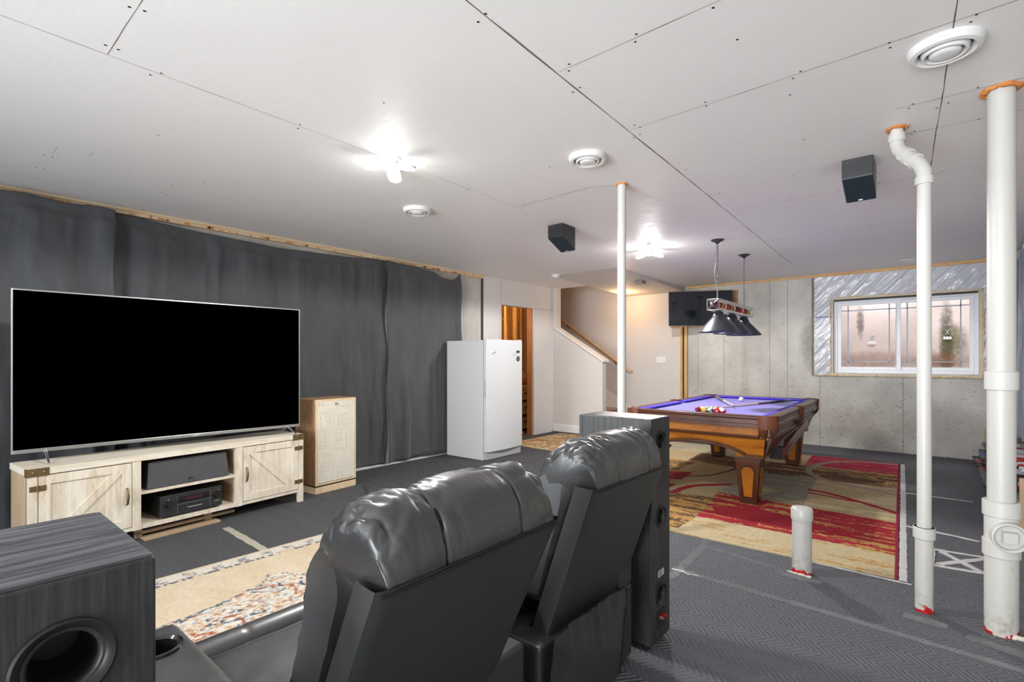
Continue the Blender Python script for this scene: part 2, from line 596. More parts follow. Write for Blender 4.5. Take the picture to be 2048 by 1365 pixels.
for i in range(26):
    for xx in (-4.75, -3.38, -2.0, -0.65):
        y = -0.3 + i * 0.61 / 1.0
        if y < 6.8 and rng.random() < 0.55:
            screw(xx + rng.uniform(-0.12, 0.12), y)
struct(b.build('ceiling', [M_CEIL, M_SEAM, M_SEAM2, M_SCREW]))

# lowered edge of the finished ceiling over the stair landing
b = MB()
b.hexa([(-4.52, 6.35, H - 0.0004), (-3.42, 6.35, H - 0.0004), (-3.42, YB, H - 0.075), (-4.52, YB, H - 0.075)],
       [(-4.52, 6.35, H), (-3.42, 6.35, H), (-3.42, YB, H), (-4.52, YB, H)])
struct(b.build('trim_1', simple('soffit_board', (0.68, 0.655, 0.63), 0.7, 0, 0.3, 0.1, 40)))
b = MB()
b.cur = 0
b.hexa([(-3.42, 6.35, H - 0.003), (-3.405, 6.35, H - 0.003), (-3.405, YB, H - 0.080), (-3.42, YB, H - 0.080)],
       [(-3.42, 6.35, H), (-3.405, 6.35, H), (-3.405, YB, H), (-3.42, YB, H)])
struct(b.build('trim_2', simple('corner_bead', (0.60, 0.57, 0.54), 0.7, 0, 0.3, 0.9, 70, 0.25)))

# ------------------------------------------------------------------ walls
b = MB()
b.box(XL - 0.2, XL, YF, 5.64, 0, H)
struct(b.build('wall_left', M_CONC_L))
b = MB()                                  # boarded stretch with the doorway opening
b.box(XL - 0.10, XL + 0.03, 5.645, 6.077, 0, H)
b.box(XL - 0.10, XL + 0.03, 6.931, 7.5, 0, H)
b.box(XL - 0.10, XL + 0.03, 6.077, 6.931, 2.185, H)
b.cur = 1
for (ya, yb, za, zb) in ((6.07, 6.0735, 2.185, 2.55), (6.935, 7.5, 2.186, 2.189), (6.93, 6.933, 2.19, 2.19), (6.03, 6.033, 0.2, 2.1)):
    b.box(XL + 0.0302, XL + 0.0308, ya, yb, za, zb + 0.001)
b.cur = 2
for i in range(9):
    for yy in (6.045, 6.97, 7.44):
        b.box(XL + 0.030, XL + 0.0312, yy, yy + 0.010, 0.25 + i * 0.28, 0.262 + i * 0.28)
struct(b.build('wall_closet', [M_RAWWALL, M_SEAM, simple('screw_grey', (0.25, 0.24, 0.23), 0.5)]))
b = MB()                                  # dark edge strip between concrete and board
b.box(XL, XL + 0.035, 5.63, 5.648, 0, H - 0.02)
struct(b.build('trim_3', simple('dark_gap', (0.05, 0.05, 0.055), 0.7)))

# stair side walls: full height piece, then the sloping half wall
b = MB()
b.box(-5.43, -5.215, 7.5, 7.62, 0, H + 2.2)
b.prism([(-5.215, 0), (-4.285, 0), (-4.285, 1.285), (-5.215, 1.845)], 'y', 7.5, 7.62)
struct(b.build('wall_half', M_PAINT))
b = MB()
s_ = (1.845 - 1.285) / (5.215 - 4.285)
b.prism([(-5.245, 1.863), (-4.245, 1.863 - s_ * 1.0), (-4.245, 1.893 - s_ * 1.0), (-5.245, 1.893)], 'y', 7.465, 7.655)
b.prism([(-5.225, 1.838), (-4.265, 1.838 - s_ * 0.96), (-4.265, 1.852 - s_ * 0.96), (-5.225, 1.852)], 'y', 7.482, 7.638)
struct(b.build('trim_4', simple('cap_trim', (0.83, 0.79, 0.74), 0.5)))
b = MB()
b.box(-5.29, -4.27, 7.484, 7.5, 0.012, 0.135)
b.box(-5.29, -4.27, 7.490, 7.5, 0.135, 0.145)
struct(b.build('baseboard_stairs', M_TRIMW))
b = MB()
b.box(-5.29, -4.27, 7.47, 7.486, 0.0, 0.014)
struct(b.build('baseboard_gap', simple('gap_dark', (0.06, 0.065, 0.08), 0.7)))

# back wall: painted stretch by the stairs, then concrete with the window opening
b = MB()
b.box(-7.4, -3.47, YB - 0.015, YB + 0.2, 0, 4.9)
struct(b.build('wall_stairs', M_PAINT))
WX0, WX1, WZ0, WZ1 = -1.155, 0.445, 1.105, 2.19
OX0, OX1, OZ0, OZ1 = -1.40, 0.62, 1.06, H
b = MB()
b.box(-3.47, WX0, YB, YB + 0.22, 0, H + 0.1)
b.box(WX1, XR, YB, YB + 0.22, 0, H + 0.1)
b.box(WX0, WX1, YB, YB + 0.22, 0, WZ0)
b.box(WX0, WX1, YB, YB + 0.22, WZ1, H + 0.1)
struct(b.build('wall_back', M_CONC))
b = MB()
b.box(XR, XR + 0.15, YF, YB + 0.22, 0, H + 0.1)
struct(b.build('wall_right', M_CONC_L))
b = MB()
b.box(-7.4, -5.0, YF - 0.15, YF, 0, H + 0.1)
b.box(0.45, XR + 0.15, YF - 0.15, YF, 0, H + 0.1)
b.box(-5.0, 0.45, YF - 0.15, YF, 2.1, H + 0.1)  # opening below is made up, added to let the fill light in
struct(b.build('wall_front', M_RAWWALL))
b = MB()                                  # frame of the made-up opening behind the camera, added for the fill light
for x in (-5.0, -3.2, -1.4, 0.40):
    b.box(x, x + 0.05, YF - 0.12, YF - 0.03, 0, 2.1)
b.box(-5.0, 0.45, YF - 0.12, YF - 0.03, 2.05, 2.1)
struct(b.build('door_2', M_TRIMW))
# upper stairwell and closet shell
b = MB()
b.box(-7.4, -4.52, 7.62, YB, 4.85, 4.95)
struct(b.build('ceiling_stairwell', M_PAINT))
b = MB()
b.box(-4.52, -4.42, 7.5, YB, H + 0.09, 4.9)
b.box(-5.215, -4.42, 7.5, 7.62, H + 0.09, 4.9)
struct(b.build('wall_upper', M_PAINT))
b = MB()
b.box(-7.5, -7.4, YF, YB + 0.2, -0.05, 4.95)
b.box(-7.4, -5.43, 7.5, 7.62, 0, 4.9)
b.box(-7.4, XL - 0.2, 5.2, 5.3, 0, H)
struct(b.build('wall_closet_back', simple('closet_wall', (0.30, 0.16, 0.07), 0.8, 0, 0.2, 0.1, 30, 0.2)))

# wood plates between ceiling and walls
b = MB()
b.box(-3.34, -1.42, YB - 0.022, YB, H - 0.035, H)
b.box(-1.42, 0.62, YB - 0.055, YB, H - 0.045, H)
struct(b.build('trim_5', M_PINEX))
b = MB()
b.box(XL, XL + 0.05, YF, 5.64, H - 0.05, H)
b.box(XL + 0.05, XL + 0.065, YF, 5.64, H - 0.02, H)
b.cur = 1
for i in range(60):
    y = rng.uniform(0.3, 5.5)
    b.box(XL + 0.05, XL + 0.056, y, y + rng.uniform(0.01, 0.05), H - 0.045, H - 0.045 + rng.uniform(0.006, 0.02))
struct(b.build('trim_6', [wood('pale_plate', [(0.3, (0.62, 0.38, 0.20)), (0.5, (0.74, 0.58, 0.38)), (0.72, (0.80, 0.70, 0.50))], (10, 0.9, 10), 2.5, 0.7), M_FOAMO]))
b = MB()
b.box(XL + 0.02, XL + 0.155, 2.4, 5.6, 0.0, 0.006)
struct(b.build('trim_7', M_TRIMW))
# studs at the end of the painted wall
b = MB()
b.box(-3.47, -3.428, YB - 0.06, YB, 0, H - 0.08)
b.box(-3.395, -3.345, YB - 0.06, YB, 0, H - 0.08)
b.cur = 1
b.box(-3.428, -3.395, YB - 0.03, YB - 0.005, 0, H - 0.08)
struct(b.build('trim_8', [M_PINE, M_BLACK]))

# ------------------------------------------------------------------ stairs with carpet
b = MB()
st_x, rise, run = -4.42, 0.185, 0.29
for i in range(11):
    x1 = st_x - i * run
    if x1 - run < -7.38: break
    b.box(x1 - run - 0.02, x1, 7.64, YB - 0.04, 0 if i == 0 else i * rise - 0.02, (i + 1) * rise - 0.03)
    b.tube([(x1 - 0.005, 7.645, (i + 1) * rise - 0.028), (x1 - 0.005, YB - 0.045, (i + 1) * rise - 0.028)], 0.026, 10)
    b.box(x1 - run, x1, 7.64, YB - 0.04, (i + 1) * rise - 0.05, (i + 1) * rise - 0.002)
o = b.build('staircase', M_CARPET, smooth=50)
tag(o, 'brown carpeted stairs climbing left behind the sloping half wall', 'stairs')
b = MB()
sl = rise / run
b.prism([(-4.20, 0.0), (-4.20, 0.14), (-4.32, 0.30), (-7.2, 0.30 + sl * 2.88), (-7.2, 0.05 + sl * 2.88), (-4.5, 0.0)], 'y', YB - 0.034, YB - 0.016)
struct(b.build('trim_9', M_TRIMW))

# handrail
r = thing('handrail', 'pale wooden handrail sloping up the stairs along the painted wall', 'handrail', (-4.46, 8.78, 1.10))
hs = (2.139 - 1.10) / (5.99 - 4.456)
b = MB()
b.M = Matrix.Translation((-4.46, 8.78, 1.1)).inverted()
pts = [(-4.42, 8.84, 1.075), (-4.42, 8.79, 1.075), (-4.46, 8.78, 1.10), (-7.2, 8.78, 1.10 + hs * 2.74)]
b.tube(pts, 0.024, 12)
b.build('rail', wood('rail_wood', [(0.3, (0.50, 0.28, 0.13)), (0.6, (0.68, 0.45, 0.26))], (1, 12, 12), 2, 0.4), r, smooth=40)
for x in (-4.75, -5.85):
    b = MB(); b.M = Matrix.Translation((-4.46, 8.78, 1.1)).inverted()
    z = 1.10 + hs * (-4.46 - x)
    b.tube([(x, 8.78, z - 0.015), (x, 8.80, z - 0.06), (x, YB - 0.016, z - 0.08)], 0.006, 8)
    b.cyl((x, YB - 0.03, z - 0.08), 0.022, 0.004)
    b.build('bracket', simple('bronze', (0.14, 0.07, 0.03), 0.4, 0.9), r)

# light switch plate with three rockers
r = thing('light_switch', 'white three-gang light switch plate on the painted wall', 'light switch', (-3.84, YB - 0.021, 1.30))
b = MB(); b.box(-0.088, 0.088, -0.003, 0.006, -0.058, 0.058)
b.build('plate', M_WHITEP, r, bevel=0.003)
for i in (-1, 0, 1):
    b = MB(); b.hexa([(i * 0.046 - 0.016, -0.0035, -0.034), (i * 0.046 + 0.016, -0.0035, -0.034), (i * 0.046 + 0.016, -0.002, -0.034), (i * 0.046 - 0.016, -0.002, -0.034)],
                     [(i * 0.046 - 0.016, -0.008, 0.034), (i * 0.046 + 0.016, -0.008, 0.034), (i * 0.046 + 0.016, -0.002, 0.034), (i * 0.046 - 0.016, -0.002, 0.034)])
    b.build('rocker', M_WHITEP, r)

# ------------------------------------------------------------------ closet behind the doorway: studs, shelf unit, boxes
k_ = [(-6.30, 7.36, 0.09), (-6.30, 7.60, 0.04), (-6.62, 7.0, 0.09), (-6.9, 6.5, 0.09), (-6.9, 7.2, 0.09), (-7.2, 6.8, 0.09)]
for i, (x, y, wd) in enumerate(((-6.0, 7.00, .05), (-6.05, 7.33, .09), (-6.8, 7.40, .05), (-6.0, 7.44, .04))):
    b = MB(); b.box(x - wd / 2, x + wd / 2, y - 0.02, y + 0.02, 0, H)
    o = b.build('wall_stud', M_PINE)
    tag(o, ['narrow bare wall stud, leftmost inside the closet doorway', 'broad bare wall stud, brightest inside the closet doorway',
            'bare wall stud deepest in the closet', 'bare wall stud nearest the right side of the closet doorway'][i], 'stud', 'bare studs inside the closet')
b = MB()
b.box(XL - 0.10, XL - 0.005, 6.90, 6.930, 0, 2.185)
struct(b.build('door_1', wood('jamb_wood', [(0.3, (0.24, 0.09, 0.03)), (0.6, (0.42, 0.19, 0.07))], (10, 10, 0.7), 2.5, 0.6)))
b = MB(); b.box(-6.15, -6.11, 6.4, 7.48, 2.03, 2.06)
tag(b.build('closet_rod_board', M_PINEX), 'thin pale horizontal board nailed across the closet studs', 'board')
b = MB(); b.prism([(6.95, 1.28), (7.46, 0.88), (7.46, 0.84), (6.95, 1.24)], 'x', -5.95, -5.75)
tag(b.build('stair_stringer', M_PINEX), 'sloping wooden stair stringer seen through the closet doorway', 'board')
r = thing('shelf_unit', 'rough wooden shelf unit inside the closet doorway', 'shelf', (-5.85, 7.25, 0))
for z in (0.06, 0.32, 0.58, 0.80):
    b = MB(); b.box(-0.18, 0.18, -0.38, 0.20, z, z + 0.03); b.build('shelf', M_PINEX, r)
for x in (-0.17, 0.17):
    for y in (-0.36, 0.19):
        b = MB(); b.box(x - 0.02, x + 0.02, y - 0.02, y + 0.02, 0, 0.84); b.build('post', M_PINE, r)
CB = simple('cardboard', (0.50, 0.33, 0.18), 0.9, 0, 0.1, 0.1, 40, 0.15)
M_TAPEB = simple('carton_print', (0.03, 0.03, 0.03), 0.7)
for i, z in enumerate((0.09, 0.35, 0.61)):
    r = thing('carton', ['cardboard carton on the lowest closet shelf', 'cardboard carton on the middle closet shelf', 'cardboard carton with dark print on the upper closet shelf'][i], 'box', (-5.85, 7.22, z), 0, 'cartons on the closet shelves')
    b = MB(); b.box(-0.15, 0.15, -0.32, 0.15, 0, 0.17 + 0.01 * i)
    b.build('body', CB, r, bevel=0.003)
    b = MB()
    for q in range(4): b.box(0.150, 0.1508, -0.05 + q * 0.045, -0.018 + q * 0.045, 0.06, 0.10)
    b.build('print', M_TAPEB, r)
b = MB()
for i in range(3):
    b.tube([(-5.55 + 0.09 * math.cos(a * PI / 12), 6.80 + 0.09 * math.sin(a * PI / 12), 0.012 + i * 0.016) for a in range(24)], 0.008, 8, closed=True)
tag(b.build('extension_cord', simple('orange_cord', (0.55, 0.10, 0.02), 0.5)), 'coiled orange cord on the floor in the closet doorway', 'cord')

# ================================================================== window in the back wall
M_VINYL = simple('window_vinyl', (0.82, 0.84, 0.87), 0.35)
GL = NM('window_glass')
GL.set((1, 1, 1), 0.0, 0, 0.5); GL.b.inputs['Transmission Weight'].default_value = 1.0; GL.b.inputs['IOR'].default_value = 1.02
M_GLASS = GL.m
yw = YB + 0.05
b = MB()
def frame(b, x0, x1, z0, z1, t, y0, y1):
    b.box(x0, x0 + t, y0, y1, z0, z1); b.box(x1 - t, x1, y0, y1, z0, z1)
    b.box(x0 + t, x1 - t, y0, y1, z0, z0 + t); b.box(x0 + t, x1 - t, y0, y1, z1 - t, z1)
frame(b, WX0, WX1, WZ0, WZ1, 0.045, yw, yw + 0.09)
wroot = b.build('window_1', M_VINYL, bevel=0.003)
struct(wroot, 'white vinyl slider window with two panes')
xm = -0.385
for (xa, xb, yo) in ((WX0 + 0.045, xm + 0.025, 0.012), (xm - 0.035, WX1 - 0.045, 0.042)):
    b = MB(); frame(b, xa, xb, WZ0 + 0.045, WZ1 - 0.045, 0.045, yw + yo, yw + yo + 0.028)
    sash = b.build('window_sash', M_VINYL, wroot, bevel=0.003)
    b = MB()
    for x in (xa + 0.13, xb - 0.13): b.box(x - 0.008, x + 0.008, yw + yo + 0.010, yw + yo + 0.018, WZ0 + 0.08, WZ1 - 0.08)
    for z in (WZ0 + 0.165, WZ1 - 0.165): b.box(xa + 0.04, xb - 0.04, yw + yo + 0.010, yw + yo + 0.018, z - 0.008, z + 0.008)
    b.build('muntin', simple('muntin_grey', (0.62, 0.66, 0.74), 0.4), sash)
    b = MB(); b.box(xa + 0.04, xb - 0.04, yw + yo + 0.006, yw + yo + 0.009, WZ0 + 0.08, WZ1 - 0.08)
    b.build('glass_pane', M_GLASS, sash)
b = MB()
for z in (WZ0 + 0.30, WZ1 - 0.32): b.box(xm - 0.006, xm + 0.006, yw - 0.006, yw + 0.014, z - 0.03, z + 0.03)
b.build('window_latch', M_WHITEP, wroot)
b = MB(); b.box(WX0 + 0.01, WX1 - 0.01, YB + 0.02, YB + 0.05, WZ1 - 0.022, WZ1 - 0.002)
b.build('window_head_gap', M_BLACK, wroot)
# timber buck around the window with foam
b = MB()
b.box(WX0 - 0.03, WX1 + 0.03, YB - 0.04, YB + 0.04, WZ1 + 0.0, WZ1 + 0.03)
b.box(WX0 - 0.03, WX1 + 0.03, YB - 0.04, YB + 0.04, WZ0 - 0.045, WZ0 - 0.012)
b.box(WX0 - 0.03, WX0 - 0.002, YB - 0.03, YB + 0.04, WZ0 - 0.012, WZ1)
b.box(WX1 + 0.002, WX1 + 0.035, YB - 0.03, YB + 0.04, WZ0 - 0.012, WZ1)
struct(b.build('trim_10', simple('pale_buck', (0.70, 0.60, 0.46), 0.8, 0, 0.2, 0.6, 50, 0.25)))
b = MB()
rg = random.Random(5)
def foam_line(b, p0, p1, r, n):
    pts = []; rs = []
    for i in range(n + 1):
        t = i / n
        pts.append(tuple(p0[k] + (p1[k] - p0[k]) * t + rg.uniform(-r, r) * 0.4 for k in range(3)))
        rs.append(r * rg.uniform(0.55, 1.25))
    b.tube(pts, rs, 7)
foam_line(b, (WX0 - 0.10, YB - 0.03, OZ0 + 0.01), (WX1 + 0.10, YB - 0.03, OZ0 + 0.01), 0.014, 80)
foam_line(b, (WX0 - 0.035, YB - 0.035, WZ0), (WX0 - 0.035, YB - 0.035, WZ1), 0.010, 50)
foam_line(b, (WX0, YB - 0.035, WZ1 + 0.035), (WX1, YB - 0.035, WZ1 + 0.035), 0.008, 60)
foam_line(b, (WX1 + 0.04, YB - 0.035, WZ0), (WX1 + 0.04, YB - 0.035, WZ1), 0.012, 50)
foam_line(b, (OX0, YB - 0.02, OZ0), (WX0 - 0.1, YB - 0.03, OZ0 + 0.01), 0.012, 20)
struct(b.build('trim_11', M_FOAM, smooth=60))
b = MB()
b.box(OX0 - 0.035, OX0 - 0.004, YB - 0.03, YB, OZ0, H - 0.05)
foam_line(b, (OX0 - 0.002, YB - 0.025, OZ0), (OX0 - 0.002, YB - 0.025, H - 0.05), 0.009, 50)
struct(b.build('trim_12', wood('grey_batten', [(0.3, (0.10, 0.085, 0.06)), (0.55, (0.26, 0.23, 0.18)), (0.75, (0.42, 0.36, 0.24))], (8, 8, 1.0), 4, 0.9)))
# plastic vapour sheet around the window
k = NM('plastic_sheet')
p = k.obj()
k.set((0.60, 0.61, 0.65), 0.26, 0, 0.6, k.bump(k.noise(k.scale(p, (3, 3, 11), (0, 0.9, 0)), 1.0, 3, 0.5, 0.6), 0.35, 0.02))
M_PLASTIC = k.m
def sheet(x0, x1, z0, z1, nx, nz):
    X, Z = np.meshgrid(np.linspace(x0, x1, nx), np.linspace(z0, z1, nz), indexing='ij')
    r1 = 1 - np.abs(2 * fbm((X - Z) * 7.0, (X + Z) * 1.0, 0, 2, 3) - 1)
    r2 = 1 - np.abs(2 * fbm((X - Z * 0.8) * 15, (X + Z) * 2.2, 0, 2, 9) - 1)
    Y = YB - 0.030 - 0.022 * r1 ** 4 - 0.008 * r2 ** 4
    return np.stack([X, Y, Z], -1)
b = MB()
b.grid(sheet(OX0, OX1, WZ1 + 0.03, H - 0.045, 170, 50))
b.grid(sheet(OX0, WX0 - 0.03, OZ0 + 0.01, WZ1 + 0.03, 36, 90))
b.grid(sheet(WX1 + 0.04, OX1, OZ0 + 0.01, WZ1 + 0.03, 30, 90))
b.cur = 1
o = b.build('vapour_sheet', [M_PLASTIC], smooth=180)
tag(o, 'wrinkled clear plastic sheeting stapled around the basement window', 'plastic sheet')
b = MB()
for i in range(14):
    x = OX0 + 0.012 + i * 0.0165
    b.tube([(x, YB - 0.062, 1.925), (x + 0.006, YB - 0.062, 1.955), (x + 0.012, YB - 0.062, 1.93)], 0.0022, 5)
tag(b.build('blue_print', simple('blue_ink', (0.10, 0.20, 0.50), 0.6), o), 'blue printed line') if False else b.build('blue_print', simple('blue_ink', (0.10, 0.20, 0.50), 0.6), o)
# window well outside
b = MB()
b.box(-1.6, 0.9, 9.92, 10.05, 0.3, 3.3)
b.box(-1.7, -1.55, 9.10, 9.92, 0.3, 3.3); b.box(0.86, 1.0, 9.10, 9.92, 0.3, 3.3)
b.box(-1.7, 1.0, 9.10, 10.05, 0.3, 0.9)
struct(b.build('wall_well', M_PIT))
for i, (x, z) in enumerate(((-0.765, 1.575), (0.15, 1.63))):
    r = thing('wall_bracket', ['small white bracket in the window well, seen through the left pane', 'small white bracket in the window well, seen through the right pane'][i], 'bracket', (x, 9.92, z), 0, 'brackets in the window well')
    b = MB(); b.box(-0.045, 0.045, -0.02, -0.001, -0.025, 0.012); b.build('plate', M_WHITEP, r)
    for q in (-0.02, 0.02):
        b = MB(); b.cyl((0, 0, 0), 0.007, 0.004, 10)
        oo = b.build('hole', M_BLACK, r); oo.rotation_euler = (PI / 2, 0, 0); oo.location = (q, -0.018, -0.006)
    b = MB()
    for sgn in (-1, 1): b.tube([(0.022 * sgn, -0.012, 0.12), (0, -0.012, 0.08), (-0.018 * sgn, -0.012, 0.05)], 0.006, 6)
    b.build('clip', simple('grey_metal', (0.45, 0.45, 0.45), 0.4, 0.8), r)

# ================================================================== curtains
def m_cloth(name, col, sheen=0.3, rough=0.8):
    if name in MATS: return MATS[name]
    k = NM(name)
    p = k.obj()
    n = k.noise(k.scale(p, (3, 3, 1.2)), 2.0, 4)
    c = k.mix(n, tuple(q * 0.75 for q in col), tuple(q * 1.35 for q in col))
    wv = k.noise(k.scale(p, (500, 500, 500)), 1.0, 2)
    c = k.mix(k.math('MULTIPLY', wv, 0.5), c, tuple(q * 0.5 for q in col))
    cre = k.noise(k.scale(p, (2.5, 2.5, 9.0)), 1.3, 3, 0.5, 0.8)
    nb = k.bump(k.ramp(cre, [(0.46, 0.0), (0.5, 1.0), (0.54, 0.0)]), 0.10, 0.01)
    nb = k.bump(wv, 0.2, 0.001, nb)
    k.set(c, rough, 0, 0.35, nb)
    k.b.inputs['Sheen Weight'].default_value = sheen; k.b.inputs['Sheen Roughness'].default_value = 0.4
    MATS[name] = k.m
    return k.m
M_CURT = m_cloth('charcoal_cloth', (0.086, 0.089, 0.094))
M_CURTB = m_cloth('blue_grey_cloth', (0.20, 0.24, 0.31), 0.5, 0.6)

def curtain(name, mat, u0, u1, xw, side, label, seed, ztop=2.545, zbot=0.03, axis='y', flare=(0, 0), drop=None, amp=1.0, grp=None):
    """cloth panel hung along a wall; side = direction of the room"""
    nu, nz = int((u1 - u0) * 90) + 20, 130
    U, T = np.meshgrid(np.linspace(0, 1, nu), np.linspace(0, 1, nz), indexing='ij')
    L = u1 - u0
    top = np.full(nu, ztop) + 0.008 * np.sin(np.linspace(0, L * 14, nu) + seed)
    if drop is not None:
        top = np.interp(np.linspace(0, 1, nu), drop[0], drop[1])
    Z = zbot + (top[:, None] - zbot) * T + 0.012 * np.sin(U * L * 5 + seed)[:, :] * (1 - T)
    W = U * L + 0.05 * (1 - T) * np.sin(U * L * 3.1 + seed) + 0.03 * fbm(U * L * 2, Z * 1.2, 0, 3, seed)
    f = fbm(W * 2.6, Z * 0.35 + seed, 0, 4, seed)
    g = 0.5 + 0.5 * np.sin(W * 13 + 10 * f + seed)
    env = 0.35 + 0.65 * (1 - T) ** 0.7
    swag = 1 - np.abs(2 * fbm(W * 3.2 + Z * 1.5, Z * 3.2, 0, 3, seed + 5) - 1)
    D = amp * (0.055 * f + 0.075 * g ** 1.2 * env + 0.012 * swag ** 4 * T ** 2 + 0.010 * fbm(W * 7, Z * 0.9, 0, 2, seed + 9))
    # header fold
    hd = np.clip((T - 0.955) / 0.01, 0, 1)
    D = D * (1 - 0.55 * hd) + 0.014 * hd
    Y = u0 + U * L + (flare[0] * (1 - U) + flare[1] * U) * (1 - T) + 0.01 * np.sin(Z * 7 + seed)
    X = xw + side * D
    if axis == 'y': P = np.stack([X, Y, Z], -1)
    b = MB(); b.grid(P)
    o = b.build(name, mat, smooth=180)
    m = o.modifiers.new('thick', 'SOLIDIFY'); m.thickness = 0.003; m.offset = -side
    return tag(o, label, 'curtain', grp)

G = 'charcoal curtains along the left wall'
curtain('curtain', M_CURT, -1.6, 1.09, -5.235, 1, 'charcoal curtain hanging behind the left half of the large television', 3, grp=G, ztop=2.535)
curtain('curtain', M_CURT, 1.03, 3.82, -5.30, 1, 'charcoal curtain behind the right half of the television and the tan speaker', 11, grp=G, ztop=2.52,
        drop=((0, .03, .30, .52, .8, 1.0), (2.555, 2.53, 2.49, 2.47, 2.50, 2.54)))
curtain('curtain', M_CURT, 3.80, 5.08, -5.245, 1, 'charcoal curtain sagging at its top corner beside the white freezer', 23, grp=G, flare=(0.0, 0.0),
        drop=((0, .1, .38, .6, .72, .85, .93, 1.0), (2.54, 2.53, 2.51, 2.49, 2.43, 2.42, 2.46, 2.54)), zbot=0.05)
o = curtain('curtain', M_CURTB, 6.3, 8.62, 0.765, -1, 'blue-grey curtain on the right wall above the tool rack', 31, ztop=2.53, zbot=0.50)

# ================================================================== large television and its stand
M_STAND = wood('whitewashed_oak', [(0.30, (0.50, 0.39, 0.27)), (0.45, (0.68, 0.59, 0.46)), (0.60, (0.77, 0.71, 0.60)), (0.8, (0.82, 0.78, 0.69))], (7, 1.0, 7), 2.4, 0.55, 0.3, 0.1)
M_STANDV = wood('whitewashed_oak_upright', [(0.30, (0.50, 0.39, 0.27)), (0.45, (0.68, 0.59, 0.46)), (0.60, (0.77, 0.71, 0.60)), (0.8, (0.82, 0.78, 0.69))], (7, 7, 1.0), 2.4, 0.55, 0.3, 0.1)
M_STANDSIDE = wood('tan_edge', [(0.3, (0.36, 0.24, 0.14)), (0.7, (0.52, 0.38, 0.25))], (7, 7, 1.0), 2.4, 0.6)
M_BRASS = simple('aged_brass', (0.20, 0.14, 0.07), 0.45, 0.7, 0.5, 0.2, 90, 0.25)
M_DARKIN = simple('dark_inside', (0.03, 0.03, 0.032), 0.8)
M_SILVER = simple('silver_trim', (0.58, 0.58, 0.58), 0.3, 0.9)
# local frame: +x along the stand (left -> right as seen), +y = out of the front, z up; origin = front left floor corner
SA = math.atan2(2.328 - 0.47, -4.449 + 4.283)
st = thing('tv_stand', 'long whitewashed wooden media cabinet with two barn-style doors under the big television', 'tv stand', (-4.283, 0.47, 0), SA)
# in this frame, the room side is -y (right-hand normal); cabinets go to +y
DP = 0.40
b = MB(); b.box(-0.005, 1.872, -0.005, DP, 0.578, 0.62)
b.build('top_board', M_STAND_X if False else wood('whitewashed_top', [(0.30, (0.52, 0.42, 0.30)), (0.45, (0.70, 0.62, 0.49)), (0.60, (0.79, 0.74, 0.64)), (0.8, (0.84, 0.80, 0.72))], (1.0, 9, 9), 2.4, 0.5, 0.3, 0.1), st, bevel=0.002)
for x0 in (0.0, 1.842):
    b = MB(); b.box(x0, x0 + 0.024, 0.003, DP - 0.01, 0.09, 0.578); b.build('side_panel', M_STANDSIDE, st)
for (x0, x1, z0) in ((0.0, 0.048, 0.0), (1.822, 1.868, 0.0), (0.545, 0.598, 0.09), (1.262, 1.316, 0.09)):
    b = MB(); b.box(x0, x1, -0.002, 0.035, z0, 0.578)
    b.build('post', M_STANDV, st, bevel=0.001)
for x in (0.0, 1.822):
    b = MB(); b.box(x, x + 0.046, DP - 0.05, DP - 0.01, 0, 0.09); b.build('rear_foot', M_STANDSIDE, st)
b = MB(); b.box(0.024, 1.842, 0.004, DP - 0.012, 0.092, 0.118); b.build('bottom_board', M_STAND, st)
b = MB(); b.box(0.598, 1.262, 0.012, DP - 0.02, 0.335, 0.358); b.build('shelf', M_STAND, st)
for x0 in (0.585, 1.262):
    b = MB(); b.box(x0, x0 + 0.013, 0.035, DP - 0.01, 0.118, 0.578); b.build('divider', M_STANDSIDE, st)
b = MB(); b.box(0.024, 1.842, DP - 0.012, DP - 0.004, 0.118, 0.578); b.build('back_board', simple('back_board', (0.05, 0.048, 0.045), 0.8), st)
